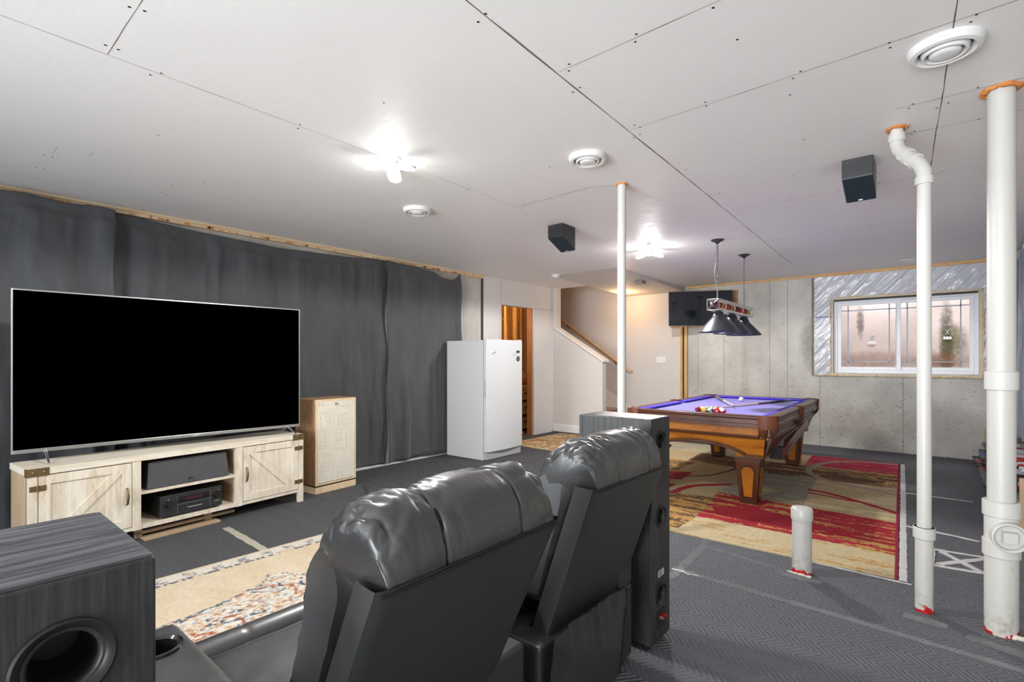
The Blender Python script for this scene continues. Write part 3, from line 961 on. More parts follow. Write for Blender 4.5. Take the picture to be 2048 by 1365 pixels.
# centre support foot and loose board under the cabinet
b = MB(); b.box(0.60, 1.30, 0.10, 0.14, 0.025, 0.045); b.box(1.08, 1.12, 0.10, 0.14, 0, 0.092); b.box(0.60, 0.64, 0.10, 0.14, 0, 0.092)
b.build('support_rail', M_STANDSIDE, st)
for (x0, x1, hx, mir) in ((0.052, 0.541, 0.513, False), (1.320, 1.818, 1.345, True)):
    z0, z1 = 0.122, 0.572
    d = None
    b = MB()
    b.box(x0, x1, 0.008, 0.020, z0, z1)
    fw = 0.056
    b.box(x0, x0 + fw, -0.001, 0.008, z0, z1); b.box(x1 - fw, x1, -0.001, 0.008, z0, z1)
    b.box(x0 + fw, x1 - fw, -0.001, 0.008, z1 - fw, z1); b.box(x0 + fw, x1 - fw, -0.001, 0.008, z0, z0 + fw)
    ia, ib, ja, jb = x0 + fw, x1 - fw, z0 + fw, z1 - fw
    q = 0.055
    if not mir: poly = [(ia, ja), (ia + q, ja), (ib, jb - q * 0.2), (ib, jb), (ib - q, jb), (ia, ja + q * 0.2)]
    else: poly = [(ib, ja), (ib, ja + q * 0.2), (ia + q, jb), (ia, jb), (ia, jb - q * 0.2), (ib - q, ja)]
    b.prism(poly, 'y', 0.0, 0.008)
    d = b.build('door', M_STANDV, st)
    b = MB()
    b.tube([(hx, -0.002, 0.400), (hx, -0.018, 0.390), (hx, -0.026, 0.343), (hx, -0.018, 0.296), (hx, -0.002, 0.286)], [0.006, 0.007, 0.010, 0.007, 0.006], 10)
    b.build('handle', M_BRASS, d, smooth=50)
    xh = 0.049 if not mir else 1.821
    for z in (0.495, 0.190):
        b = MB(); b.box(xh - 0.040, xh + 0.040, -0.0045, -0.0015, z - 0.017, z + 0.017)
        b.cyl((xh, -0.004, z - 0.022), 0.005, 0.044, 10)
        for q in (-0.028, -0.014, 0.014, 0.028): b.box(xh + q - 0.003, xh + q + 0.003, -0.006, -0.004, z - 0.008, z - 0.002)
        b.build('hinge', M_BRASS, d, bevel=0.001)
for x0 in (-0.007, 1.765):
    b = MB(); b.box(x0, x0 + 0.11, -0.0075, -0.0045, 0.572, 0.622)
    if x0 < 0: b.box(x0, x0 + 0.002, -0.007, 0.03, 0.572, 0.622)
    b.build('corner_plate', M_BRASS, st)
    for q in (0.032, 0.085):
        b = MB(); b.sphere((x0 + q, -0.0075, 0.597), 0.006, 10, 6); b.build('rivet', simple('rivet', (0.40, 0.30, 0.20), 0.3, 0.9), st)

def board_under():
    o = MB(); o.box(0, 0.52, 0, 0.09, 0, 0.016)
    oo = o.build('loose_board', wood('raw_board', [(0.3, (0.34, 0.22, 0.12)), (0.7, (0.56, 0.42, 0.27))], (1, 9, 9), 3, 0.7))
    oo.location = (-4.335, 1.09, 0.0); oo.rotation_euler = (0, 0, SA + 0.02)
    tag(oo, 'thin raw board lying on the floor under the media cabinet', 'board')
board_under()

# television
tvx = math.atan2(2.337 - 0.43, -4.531 + 4.611)
tv = thing('television', 'very large flat television with thin silver frame standing on the whitewashed cabinet', 'television', (-4.611, 0.43, 0.62), tvx)
TW, TH_ = 1.909, 1.086
z0 = 0.0615
b = MB(); b.box(0.006, TW - 0.006, 0.004, 0.030, z0 + 0.006, z0 + TH_ - 0.006)
b.cur = 0
b.box(0.25, TW - 0.25, 0.030, 0.065, z0 + 0.05, z0 + 0.75)
b.build('housing', simple('tv_back', (0.015, 0.015, 0.016), 0.5), tv)
b = MB()
for (xa, xb, za, zb) in ((0, 0.0085, 0, TH_), (TW - 0.0085, TW, 0, TH_), (0.0085, TW - 0.0085, TH_ - 0.010, TH_), (0.0085, TW - 0.0085, 0, 0.024)):
    b.box(xa, xb, -0.006, 0.030, z0 + za, z0 + zb)
b.build('bezel', M_SILVER, tv, bevel=0.0015)
b = MB(); b.box(0.008, TW - 0.008, 0.0, 0.004, z0 + 0.022, z0 + TH_ - 0.008)
b.build('screen', simple('tv_screen', (0.0, 0.0, 0.0), 0.5, 0, 0.0), tv)
text('SONY', 0.019, simple('logo_white', (0.75, 0.75, 0.75), 0.4), tv, (1.06, -0.0066, z0 + 0.012), (PI / 2, 0, 0), 'logo')
for xc, sg in ((0.165, 1), (1.80, 1)):
    b = MB()
    for ye in (-0.20, 0.16):
        b.tube([(xc, 0.012, z0 + 0.010), (xc + 0.02 * sg * 0, ye, 0.0065)], [0.009, 0.006], 8)
    b.build('foot', M_SILVER, tv, smooth=60)

# centre speaker and receiver in the cabinet opening
M_GRILLE = simple('charcoal_grille', (0.075, 0.077, 0.082), 0.75, 0, 0.3, 0.3, 700, 0.15)
M_BLKMETAL = simple('black_brushed', (0.045, 0.046, 0.048), 0.42, 0.5, 0.5, 0.05, 300)
Rz = Matrix.Rotation(SA, 4, 'Z')
def stp(x, y, z):
    v = Rz @ Vector((x, y, z)); return (v.x - 4.283, v.y + 0.47, v.z)
cs = thing('center_speaker', 'wide charcoal centre speaker on the upper shelf of the media cabinet', 'speaker', stp(0.925, 0.02, 0.358), SA)
b = MB()
b.prism([(-0.282, 0.0), (0.282, 0.0), (0.262, 0.196), (-0.262, 0.196)], 'y', 0.012, 0.23)
b.build('cabinet', simple('speaker_black', (0.03, 0.03, 0.032), 0.5), cs, bevel=0.004)
b = MB()
b.hexa([(-0.285, -0.012, 0.003), (0.285, -0.012, 0.003), (0.285, 0.011, 0.003), (-0.285, 0.011, 0.003)], [(-0.272, 0.010, 0.194), (0.272, 0.010, 0.194), (0.272, 0.0115, 0.194), (-0.272, 0.0115, 0.194)])
b.build('grille', M_GRILLE, cs, bevel=0.004)
b = MB(); b.box(-0.014, 0.014, -0.016, -0.009, 0.014, 0.042); bd = b.build('badge', simple('badge_dark', (0.03, 0.03, 0.035), 0.3), cs)
b = MB(); b.box(-0.012, 0.012, -0.0168, -0.016, 0.018, 0.022); b.build('badge_line', M_SILVER, bd)
rc = thing('av_receiver', 'black receiver with two knobs on the lower shelf of the media cabinet', 'receiver', stp(0.945, 0.025, 0.118), SA)
b = MB(); b.box(-0.217, 0.217, 0.012, 0.33, 0.018, 0.166); b.build('case', M_BLKMETAL, rc, bevel=0.002)
b = MB(); b.box(-0.218, 0.218, 0.0, 0.012, 0.013, 0.168); b.build('front_panel', M_BLKMETAL, rc, bevel=0.003)
b = MB(); b.box(-0.105, 0.125, -0.0015, 0.0, 0.098, 0.143)
dsp = b.build('display', simple('receiver_display', (0.010, 0.006, 0.008), 0.15), rc)
b = MB(); b.box(-0.045, 0.075, -0.0022, -0.0015, 0.112, 0.128); b.build('readout', simple('readout', (0.06, 0.012, 0.03), 0.3), dsp)
b = MB(); b.box(-0.105, 0.125, -0.0012, 0.0, 0.086, 0.0885); b.box(-0.106, -0.104, -0.0012, 0, 0.02, 0.15); b.box(0.126, 0.128, -0.0012, 0, 0.02, 0.15); b.build('trim_line', simple('line_grey', (0.20, 0.20, 0.20), 0.4), rc)
for x, rr in ((-0.162, 0.027), (0.176, 0.029)):
    b = MB(); b.lathe([(0, 0.026), (rr * 0.8, 0.026), (rr * 0.86, 0.022), (rr, 0.004), (rr * 1.12, 0.002), (rr * 1.12, 0)], 28)
    o = b.build('knob', simple('knob_black', (0.012, 0.012, 0.012), 0.25), rc, smooth=40); o.location = (x, 0, 0.108 if x < 0 else 0.112); o.rotation_euler = (PI / 2, 0, 0)
b = MB()
for q in range(6): b.box(-0.035 + q * 0.018, -0.022 + q * 0.018, -0.0018, 0, 0.050, 0.055)
b.build('button', simple('print_light', (0.55, 0.55, 0.55), 0.5), rc)
text('DENON', 0.011, MATS['print_light'], rc, (0.178, -0.0006, 0.056), (PI / 2, 0, 0), 'logo')
for x in (-0.17, 0.17):
    for yy in (0.04, 0.28):
        b = MB(); b.cyl((x, yy, 0), 0.02, 0.018, 16); b.build('foot', M_BLACK, rc)

# ================================================================== tan floor speaker
M_OAKV = wood('oak_veneer', [(0.30, (0.22, 0.12, 0.055)), (0.48, (0.34, 0.20, 0.10)), (0.62, (0.50, 0.32, 0.18)), (0.75, (0.62, 0.44, 0.27))], (9, 9, 0.9), 3.0, 0.55, 0.3, 0.15, 3.5)
M_OAKL = wood('oak_light', [(0.3, (0.58, 0.40, 0.23)), (0.5, (0.70, 0.53, 0.33)), (0.7, (0.76, 0.61, 0.42))], (6, 6, 1.0), 3.0, 0.5)
k = NM('linen_grille')
p = k.obj()
vv = k.noise(k.scale(p, (170, 1, 5)), 1.0, 3, 0.6)
hh = k.noise(k.scale(p, (5, 1, 170)), 1.0, 3, 0.6)
f = k.math('ADD', k.math('MULTIPLY', vv, 0.55), k.math('MULTIPLY', hh, 0.45))
k.set(k.ramp(f, [(0.35, (0.50, 0.44, 0.34)), (0.5, (0.70, 0.65, 0.55)), (0.65, (0.80, 0.76, 0.67))]), 0.9, 0, 0.2, k.bump(f, 0.4, 0.002))
M_LINEN = k.m
fa = math.atan2(2.972 - 2.512, -4.60 + 4.563)
fs = thing('floor_speaker', 'tan wooden floor speaker with cream linen grille beside the media cabinet', 'speaker', (-4.563, 2.512, 0), fa)
FW, FD, FH = 0.468, 0.34, 0.912
b = MB(); b.box(0, FW, 0, FD, 0.0, 0.062); b.build('plinth', M_OAKL, fs, bevel=0.002)
b = MB(); b.box(0.008, FW - 0.008, 0.010, FD - 0.008, 0.062, 0.078); b.build('plinth_gap', M_BLACK, fs)
b = MB(); b.box(0, FW, 0.006, FD, 0.078, FH); b.build('cabinet', M_OAKV, fs, bevel=0.0015)
b = MB(); frame(b, 0, FW, 0.078, FH, 0.020, 0.0, 0.006)
b.build('front_edge', M_OAKL, fs)
b = MB(); b.box(0.021, FW - 0.021, -0.004, 0.006, 0.100, FH - 0.021)
b.build('grille', M_LINEN, fs, bevel=0.002)
text('Po', 0.038, simple('badge_bronze', (0.03, 0.022, 0.015), 0.4, 0.6), fs, (0.235, -0.005, FH - 0.052), (PI / 2, 0, 0), 'badge', 0.001)

# ================================================================== white upright freezer
M_ENAMEL = simple('white_enamel', (0.62, 0.63, 0.64), 0.30, 0, 0.5)
M_ENAMELS = simple('white_enamel_side', (0.60, 0.605, 0.605), 0.45, 0, 0.4)
fr = thing('freezer', 'tall white upright freezer standing in front of the closet doorway', 'freezer', (-4.455, 4.745, 0), math.radians(1.5))
b = MB(); b.box(-0.66, 0.0, 0.0, 0.76, 0.0, 1.555); b.build('cabinet', M_ENAMELS, fr, bevel=0.006)
b = MB(); b.box(0.0, 0.045, 0.022, 0.74, 0.008, 0.10); kp = b.build('kick_plate', simple('kick_grey', (0.40, 0.40, 0.41), 0.5), fr)
b = MB()
N = 14
lo = [(0.002, 0.008)] + [(0.055 + 0.028 * math.sin(PI * i / N), 0.008 + 0.752 * i / N) for i in range(N + 1)] + [(0.002, 0.760)]
b.hexa([(x, y, 0.105) for x, y in lo], [(x, y, 1.565) for x, y in lo])
dr = b.build('door', M_ENAMEL, fr, smooth=35, bevel=0.005)
b = MB(); b.box(0.001, 0.0035, 0.003, 0.008, 0.12, 1.55); b.build('seal', simple('seal_grey', (0.35, 0.35, 0.35), 0.6), dr)
b = MB(); b.box(0.020, 0.045, 0.0045, 0.0085, 0.80, 1.02); b.box(0.026, 0.034, 0.003, 0.0085, 1.035, 1.05); b.build('lock_recess', simple('recess_grey', (0.45, 0.45, 0.45), 0.5), dr)
b = MB(); b.box(0.0745, 0.0765, 0.605, 0.675, 1.395, 1.425); b.build('badge', simple('badge_navy', (0.03, 0.035, 0.05), 0.3), dr)
b = MB(); b.cyl((0, 0, 0), 0.036, 0.002, 24); stk = b.build('sticker', simple('sticker_black', (0.02, 0.02, 0.02), 0.5), dr)
stk.location = (0.0745, 0.645, 1.315); stk.rotation_euler = (0, PI / 2, 0)
text('3', 0.05, M_WHITEP, stk, (0, 0, 0.003), (0, 0, PI / 2), 'lettering')
for y, z in ((0.13, 1.395), (0.54, 1.375)):
    b = MB(); b.tube([(0.078, y - 0.02, z - 0.014), (0.092, y - 0.005, z), (0.086, y + 0.022, z + 0.010)], 0.005, 8)
    b.build('hook', simple('hook_chrome', (0.6, 0.6, 0.6), 0.25, 0.9), dr, smooth=60)
b = MB(); b.box(-0.02, 0.04, 0.70, 0.757, 1.566, 1.576); b.build('hinge_cap', M_WHITEP, fr)

# ================================================================== pool table
M_MAHO = wood('mahogany_rail', [(0.3, (0.040, 0.011, 0.005)), (0.5, (0.075, 0.022, 0.009)), (0.72, (0.115, 0.036, 0.015))], (1.0, 9, 9), 2.2, 0.30, 0.35, 0.03)
M_MAHOY = wood('mahogany_side', [(0.3, (0.040, 0.011, 0.005)), (0.5, (0.075, 0.022, 0.009)), (0.72, (0.115, 0.036, 0.015))], (9, 1.0, 9), 2.2, 0.30, 0.35, 0.03)
M_HONEY = wood('honey_panel', [(0.3, (0.20, 0.055, 0.006)), (0.5, (0.36, 0.12, 0.010)), (0.72, (0.46, 0.17, 0.016))], (1.0, 5, 5), 1.8, 0.38, 0.16, 0.02)
M_FELT = simple('purple_felt', (0.22, 0.19, 0.64), 0.95, 0, 0.1, 0.25, 500, 0.04)
M_FELT.node_tree.nodes['Principled BSDF'].inputs['Sheen Weight'].default_value = 0.3
M_FELT_SHADED = simple('blue_cushion', (0.12, 0.085, 0.56), 0.85, 0, 0.1, 0.2, 500)  # same cloth as the bed; the bluer tone paints in its shade
M_LEATHB = simple('brown_pocket_leather', (0.16, 0.048, 0.022), 0.42, 0, 0.5, 0.25, 120, 0.2)
M_NET = simple('pocket_net_leather', (0.13, 0.05, 0.03), 0.6, 0, 0.4, 0.3, 120, 0.2)
PA = math.radians(1.6)
PT = thing('pool_table', 'mahogany pool table with purple felt standing on the red and gold rug', 'pool table', (-1.72, 4.70, 0.010), PA)
PW, PL = 0.685, 2.58      # half width, length; local x across, y along (0 = end nearest the camera)
ZT, ZB = 0.80, 0.765      # rail top and bed
RW = 0.125
b = MB(); b.box(-PW + RW - 0.03, PW - RW + 0.03, RW - 0.03, PL - RW + 0.03, ZB - 0.03, ZB)
b.build('bed_felt', M_FELT, PT)
# wooden rails (with rounded top edge), in six pieces between pockets
def rail_profile(o):      # o=+1: outer side at positive
    return [(0.0, ZT - 0.105), (0.0, ZT - 0.075), (0.006, ZT - 0.070), (0.006, ZT - 0.03), (0.0, ZT - 0.024), (0.0, ZT - 0.010), (0.010, ZT), (RW - 0.045, ZT), (RW - 0.045, ZB - 0.03), (0.02, ZB - 0.06)]
pc = 0.075
ends = [(0, 'a'), (PL, 'b')]
for (yb, sg) in ((0.0, 1), (PL, -1)):
    b = MB(); b.prism([(yb + sg * q, z) for q, z in rail_profile(1)], 'x', -PW + pc, PW - pc)
    b.build('rail', M_MAHO, PT, bevel=0.003)
    b = MB(); b.prism([(yb + sg * (RW - 0.045), ZT - 0.002), (yb + sg * (RW + 0.006), ZT - 0.006), (yb + sg * (RW + 0.012), ZT - 0.014), (yb + sg * (RW - 0.015), ZB), (yb + sg * (RW - 0.045), ZB)], 'x', -PW + RW + 0.03, PW - RW - 0.03)
    b.build('cushion', M_FELT_SHADED, PT)
for sg in (-1, 1):
    for (ya, yb) in ((pc, PL / 2 - 0.065), (PL / 2 + 0.065, PL - pc)):
        b = MB(); b.prism([(sg * (PW - q), z) for q, z in rail_profile(1)], 'y', ya, yb)
        b.build('rail', M_MAHOY, PT, bevel=0.003)
        b = MB(); b.prism([(sg * (PW - RW + 0.045), ZT - 0.002), (sg * (PW - RW - 0.006), ZT - 0.006), (sg * (PW - RW - 0.012), ZT - 0.014), (sg * (PW - RW + 0.015), ZB), (sg * (PW - RW + 0.045), ZB)], 'y',
                          ya + (0.06 if ya == pc else 0.0), yb - (0.06 if yb > PL / 2 + 0.2 else 0.0))
        b.build('cushion', M_FELT_SHADED, PT)
# sight dots
b = MB()
for i in range(1, 4):
    for yy in (0.045, PL - 0.045): b.cyl((-PW + i * PW / 2, yy, ZT), 0.006, 0.0008, 10)
for sg in (-1, 1):
    for i in (1, 2, 3, 5, 6, 7): b.cyl((sg * (PW - 0.045), PL * i / 8, ZT), 0.006, 0.0008, 10)
b.build('sight_dots', simple('sight_pearl', (0.7, 0.65, 0.5), 0.3), PT)['kind'] = 'stuff'
# pockets: leather shield, throat and net
def arc_wall(b, cx, cy, a0, a1, r0, r1, z0, z1, n=14, taper=0.0):
    for i in range(n):
        t0 = a0 + (a1 - a0) * i / n; t1 = a0 + (a1 - a0) * (i + 1) / n
        c0, s0, c1, s1 = math.cos(t0), math.sin(t0), math.cos(t1), math.sin(t1)
        b.hexa([(cx + (r0 - taper) * c0, cy + (r0 - taper) * s0, z0), (cx + (r1 - taper) * c0, cy + (r1 - taper) * s0, z0), (cx + (r1 - taper) * c1, cy + (r1 - taper) * s1, z0), (cx + (r0 - taper) * c1, cy + (r0 - taper) * s1, z0)],
               [(cx + r0 * c0, cy + r0 * s0, z1), (cx + r1 * c0, cy + r1 * s0, z1), (cx + r1 * c1, cy + r1 * s1, z1), (cx + r0 * c1, cy + r0 * s1, z1)])
for (cx, cy, ac, hw) in ((PW - 0.085, 0.085, -PI / 4, 2.0), (-PW + 0.085, 0.085, -3 * PI / 4, 2.0), (PW - 0.085, PL - 0.085, PI / 4, 2.0), (-PW + 0.085, PL - 0.085, 3 * PI / 4, 2.0), (PW - 0.055, PL / 2, 0, 1.5), (-PW + 0.055, PL / 2, PI, 1.5)):
    a0, a1 = ac - hw * 0.72, ac + hw * 0.72
    big = hw > 1.8
    r0, r1 = (0.062, 0.098) if big else (0.052, 0.082)
    b = MB(); arc_wall(b, cx, cy, a0, a1, r0, r1, ZT - 0.012, ZT + 0.006)
    arc_wall(b, cx, cy, a0 + 0.1, a1 - 0.1, r1 - 0.008, r1 + 0.004, ZT - (0.115 if big else 0.10), ZT - 0.005, taper=0.006)
    pk = b.build('pocket', M_LEATHB, PT, smooth=40, bevel=0.002)
    b = MB(); b.cyl((cx, cy, ZB + 0.001), r0 + 0.006, 0.003, 24); b.build('pocket_hole', M_BLACK, pk)
    b = MB()
    zt, zb = ZT - 0.105, ZT - 0.185
    n = 9
    for i in range(n):
        for s2 in (-1, 1):
            pts = []
            for q in range(6):
                t = q / 5
                ang = a0 + (a1 - a0) * (i + 0.5 * s2 * t + 0.5) / n
                rr = (r1 - 0.004) * (1 - 0.45 * t * t)
                pts.append((cx + rr * math.cos(ang), cy + rr * math.sin(ang), zt + (zb - zt) * t))
            b.tube(pts, 0.0042, 5)
    for i in range(8):
        ang = a0 + (a1 - a0) * i / 7
        b.tube([(cx + 0.035 * math.cos(ang), cy + 0.035 * math.sin(ang), zb + 0.01), (cx + 0.05 * math.cos(ang), cy + 0.05 * math.sin(ang), zb - 0.025)], 0.004, 5)
    b.build('net', M_NET, pk, smooth=60)
# cabinet aprons leaning inwards, arched below
def arch(u, u0, u1, zl, zm, flat=0.12):
    """height of the lower edge along the span"""
    t = (u - u0) / (u1 - u0)
    if t < flat or t > 1 - flat: return zl
    s = (t - flat) / (1 - 2 * flat)
    return zl + (zm - zl) * math.sin(PI * s) ** 0.65
for (yb, sg) in ((0.03, 1), (PL - 0.03, -1)):
    for nm, mt, za, inset, inset_b, thick, arched in (('apron_top', M_HONEY, (ZT - 0.175, ZT - 0.105), 0.006, 0.0, 0.03, False), ('apron_molding', M_MAHO, (ZT - 0.205, ZT - 0.175), -0.008, -0.002, 0.03, False), ('apron', M_HONEY, None, 0.02, 0.046, 0.025, True)):
        b = MB()
        xa = PW - 0.135
        if not arched:
            b.hexa([(-xa, yb + sg * inset_b, za[0]), (xa, yb + sg * inset_b, za[0]), (xa, yb + sg * (inset_b + thick), za[0]), (-xa, yb + sg * (inset_b + thick), za[0])],
                   [(-xa, yb + sg * inset, za[1]), (xa, yb + sg * inset, za[1]), (xa, yb + sg * (inset + thick), za[1]), (-xa, yb + sg * (inset + thick), za[1])])
            b.build(nm, mt, PT, bevel=0.004)
        else:
            ns = 36; ztop = ZT - 0.205; zl, zm = 0.425, 0.525
            V = []; F = []
            def pt(x, z, off):
                t = (ztop - z) / (ztop - zl)
                xs = x * (1 - 0.035 * t)
                return (xs, yb + sg * (inset + (inset_b - inset) * t + off), z)
            for i in range(ns + 1):
                x = -xa - 0.045 + (2 * xa + 0.09) * i / ns
                z = arch(x, -xa - 0.045, xa + 0.045, zl, zm)
                V += [pt(x, z, 0), pt(x, ztop, 0), pt(x, ztop, thick), pt(x, z, thick)]
            for i in range(ns):
                for q in range(4):
                    F.append((i * 4 + q, i * 4 + (q + 1) % 4, (i + 1) * 4 + (q + 1) % 4, (i + 1) * 4 + q))
            F += [(0, 1, 2, 3), tuple(ns * 4 + q for q in range(4))]
            b.add(V, F)
            ap = b.build(nm, mt, PT)
            b = MB()
            for dz, rr in ((0.002, 0.010), (0.022, 0.005)):
                pts = []
                for i in range(ns + 1):
                    x = -xa - 0.04 + (2 * xa + 0.08) * i / ns
                    z = arch(x, -xa - 0.045, xa + 0.045, zl, zm) + dz
                    q = pt(x, z, -0.004); pts.append(q)
                b.tube(pts, rr, 8)
            b.build('arch_molding', M_MAHO, ap, smooth=60)
for sg in (-1, 1):
    b = MB()
    xo = sg * (PW - 0.035)
    za, zb2 = ZT - 0.205, ZT - 0.105
    b.prism([(xo, zb2), (xo - sg * 0.03, zb2), (xo - sg * 0.03, za), (xo + sg * 0.004, za), (xo + sg * 0.004, za + 0.03), (xo - sg * 0.004, za + 0.034)], 'y', 0.14, PL - 0.14)
    b.build('side_molding', M_MAHOY, PT, bevel=0.003)
    ns = 48; ztop = ZT - 0.205; zl, zm = 0.425, 0.555
    V = []; F = []
    def pt2(y, z, off):
        t = (ztop - z) / (ztop - zl)
        return (xo - sg * (0.01 + 0.06 * t + off), y, z)
    for i in range(ns + 1):
        y = 0.12 + (PL - 0.24) * i / ns
        z = arch(y, 0.12, PL - 0.12, zl, zm, 0.07)
        V += [pt2(y, z, 0), pt2(y, ztop, 0), pt2(y, ztop, 0.025), pt2(y, z, 0.025)]
    for i in range(ns):
        for q in range(4):
            F.append((i * 4 + q, i * 4 + (q + 1) % 4, (i + 1) * 4 + (q + 1) % 4, (i + 1) * 4 + q))
    F += [(0, 1, 2, 3), tuple(ns * 4 + q for q in range(4))]
    b = MB(); b.add(V, F); ap = b.build('side_apron', M_MAHOY, PT)
    b = MB(); b.tube([pt2(0.12 + (PL - 0.24) * i / ns, arch(0.12 + (PL - 0.24) * i / ns, 0.12, PL - 0.12, zl, zm, 0.07), -0.004) for i in range(ns + 1)], 0.010, 8)
    b.build('arch_molding', M_MAHOY, ap, smooth=60)
# corner posts of the cabinet and tapered legs with raised panels
for sx in (-1, 1):
    for (yc, sy) in ((0.225, -1), (PL - 0.29, 1)):
        xc = sx * (PW - 0.225)
        b = MB()
        x1, y1 = sx * (PW - 0.095), (0.056 if sy < 0 else PL - 0.056)
        x2, y2 = sx * (PW - 0.135), (0.080 if sy < 0 else PL - 0.16)
        def sq(xa_, ya_, wx, wy, z):
            return [(min(xa_, xa_ - sx * wx), min(ya_, ya_ - sy * wy), z), (max(xa_, xa_ - sx * wx), min(ya_, ya_ - sy * wy), z), (max(xa_, xa_ - sx * wx), max(ya_, ya_ - sy * wy), z), (min(xa_, xa_ - sx * wx), max(ya_, ya_ - sy * wy), z)]
        b.hexa(sq(x2, y2, 0.21, 0.21, 0.425), sq(x1, y1, 0.16, 0.16, ZT - 0.12))
        b.build('corner_block', M_HONEY, PT, bevel=0.004)
        lx, ly = x2 - sx * 0.105, y2 - sy * 0.105
        b = MB()
        for (hw, za, zb3) in ((0.118, 0.405, 0.428), (0.108, 0.388, 0.405)):
            b.box(lx - hw, lx + hw, ly - hw, ly + hw, za, zb3)
        lg = b.build('leg', M_MAHO, PT, bevel=0.004)
        b = MB()
        t, bt = 0.104, 0.070
        b.hexa([(lx - bt, ly - bt, 0), (lx + bt, ly - bt, 0), (lx + bt, ly + bt, 0), (lx - bt, ly + bt, 0)], [(lx - t, ly - t, 0.388), (lx + t, ly - t, 0.388), (lx + t, ly + t, 0.388), (lx - t, ly + t, 0.388)])
        b.build('leg_post', M_MAHO, lg, bevel=0.006)
        for (dx, dy) in ((0, -1), (1, 0), (-1, 0), (0, 1)):
            b = MB()
            # raised panel with an arched head on each face
            def fp(u, z, off):
                hw = bt + (t - bt) * z / 0.388 + off
                return (lx + (u if dy else dx * hw), ly + (u if dx else dy * hw), z)
            outl = []
            for (u, z) in ((-0.044, 0.045), (0.044, 0.045), (0.068, 0.305)): outl.append((u, z))
            for i in range(9):
                a = PI * i / 8; outl.append((0.058 * math.cos(a), 0.318 + 0.030 * math.sin(a)))
            outl.append((-0.068, 0.305))
            b.cur = 0
            b.hexa([fp(u, z, -0.003) for u, z in outl], [fp(u * 0.96, 0.19 + (z - 0.19) * 0.985, 0.002) for u, z in outl])
            b.cur = 1
            b.hexa([fp(u * 0.80, 0.19 + (z - 0.19) * 0.90, 0.001) for u, z in outl], [fp(u * 0.70, 0.19 + (z - 0.19) * 0.86, 0.005) for u, z in outl])
            b.build('leg_panel', [simple('leg_groove', (0.03, 0.008, 0.004), 0.35), M_HONEY], lg)
# curved board hanging on the long side with its dark block
b = MB()
lo = []; hi = []
for i in range(17):
    t = i / 16
    y = 0.60 + 1.38 * t
    lo.append((y, 0.345 + 0.165 * t ** 0.6)); hi.append((y, 0.455 + 0.150 * t ** 0.8))
b.strip_solid(lo, hi, 'x', PW - 0.055, PW - 0.035)
sb = b.build('curved_board', simple('red_mahogany', (0.15, 0.022, 0.020), 0.2, 0, 0.6), PT, smooth=30)
b = MB(); b.tube([(PW - 0.033, y, z) for y, z in lo], 0.007, 8); b.build('board_molding', M_MAHO, sb, smooth=60)
b = MB(); b.box(PW - 0.16, PW - 0.055, 0.59, 0.66, 0.34, 0.46); b.build('board_block', M_BLACK, sb, bevel=0.004)

def ptp(x, y, z):
    v = Matrix.Rotation(PA, 4, 'Z') @ Vector((x, y, z)); return (v.x - 1.72, v.y + 4.70, v.z + 0.010)

# billiard balls
M_BW = simple('ball_white', (0.80, 0.77, 0.68), 0.12, 0, 0.6)
ballc = {'maroon': (0.24, 0.012, 0.03), 'yellow': (0.80, 0.48, 0.02), 'green': (0.015, 0.17, 0.12), 'red': (0.62, 0.012, 0.02), 'blue': (0.02, 0.06, 0.40), 'purple': (0.12, 0.02, 0.22), 'orange': (0.75, 0.18, 0.02), 'black': (0.01, 0.01, 0.01)}
BR = 0.0286
def ball(x, y, color, stripe, num, label, rot, grp='billiard balls racked near the front rail'):
    root = None
    m = simple('ball_' + color, ballc.get(color, (1, 1, 1)), 0.12, 0, 0.6) if color != 'cue' else M_BW
    b = MB()
    seg, rings = 28, 20
    b.sphere((0, 0, 0), BR, seg, rings)
    if stripe:
        mi = []
        for f in b.f:
            z = sum(b.v[i][2] for i in f) / len(f)
            mi.append(0 if abs(z) < BR * 0.5 else 1)
        b.mi = mi
        o = b.build('billiard_ball', [m, M_BW], smooth=180)
    else:
        o = b.build('billiard_ball', m, smooth=180)
    p = ptp(x, y, ZB + BR)
    o.location = p; o.rotation_euler = rot
    tag(o, label, 'billiard ball', grp)
    if num:
        d = MB()
        n = 16
        V = [(0.0, -BR - 0.0004, 0.0)]
        for i in range(n):
            a = 2 * PI * i / n; rx, rz = 0.0095 * math.cos(a), 0.0095 * math.sin(a)
            V.append((rx, -math.sqrt(BR * BR - rx * rx - rz * rz) - 0.0004, rz))
        d.add(V, [(0, 1 + i, 1 + (i + 1) % n) for i in range(n)])
        dd = d.build('number_spot', M_BW, o)
        text(num, 0.014, M_BLACK, dd, (0, -BR - 0.0012, 0), (PI / 2, 0, 0), 'number', 0.0001)
    return o
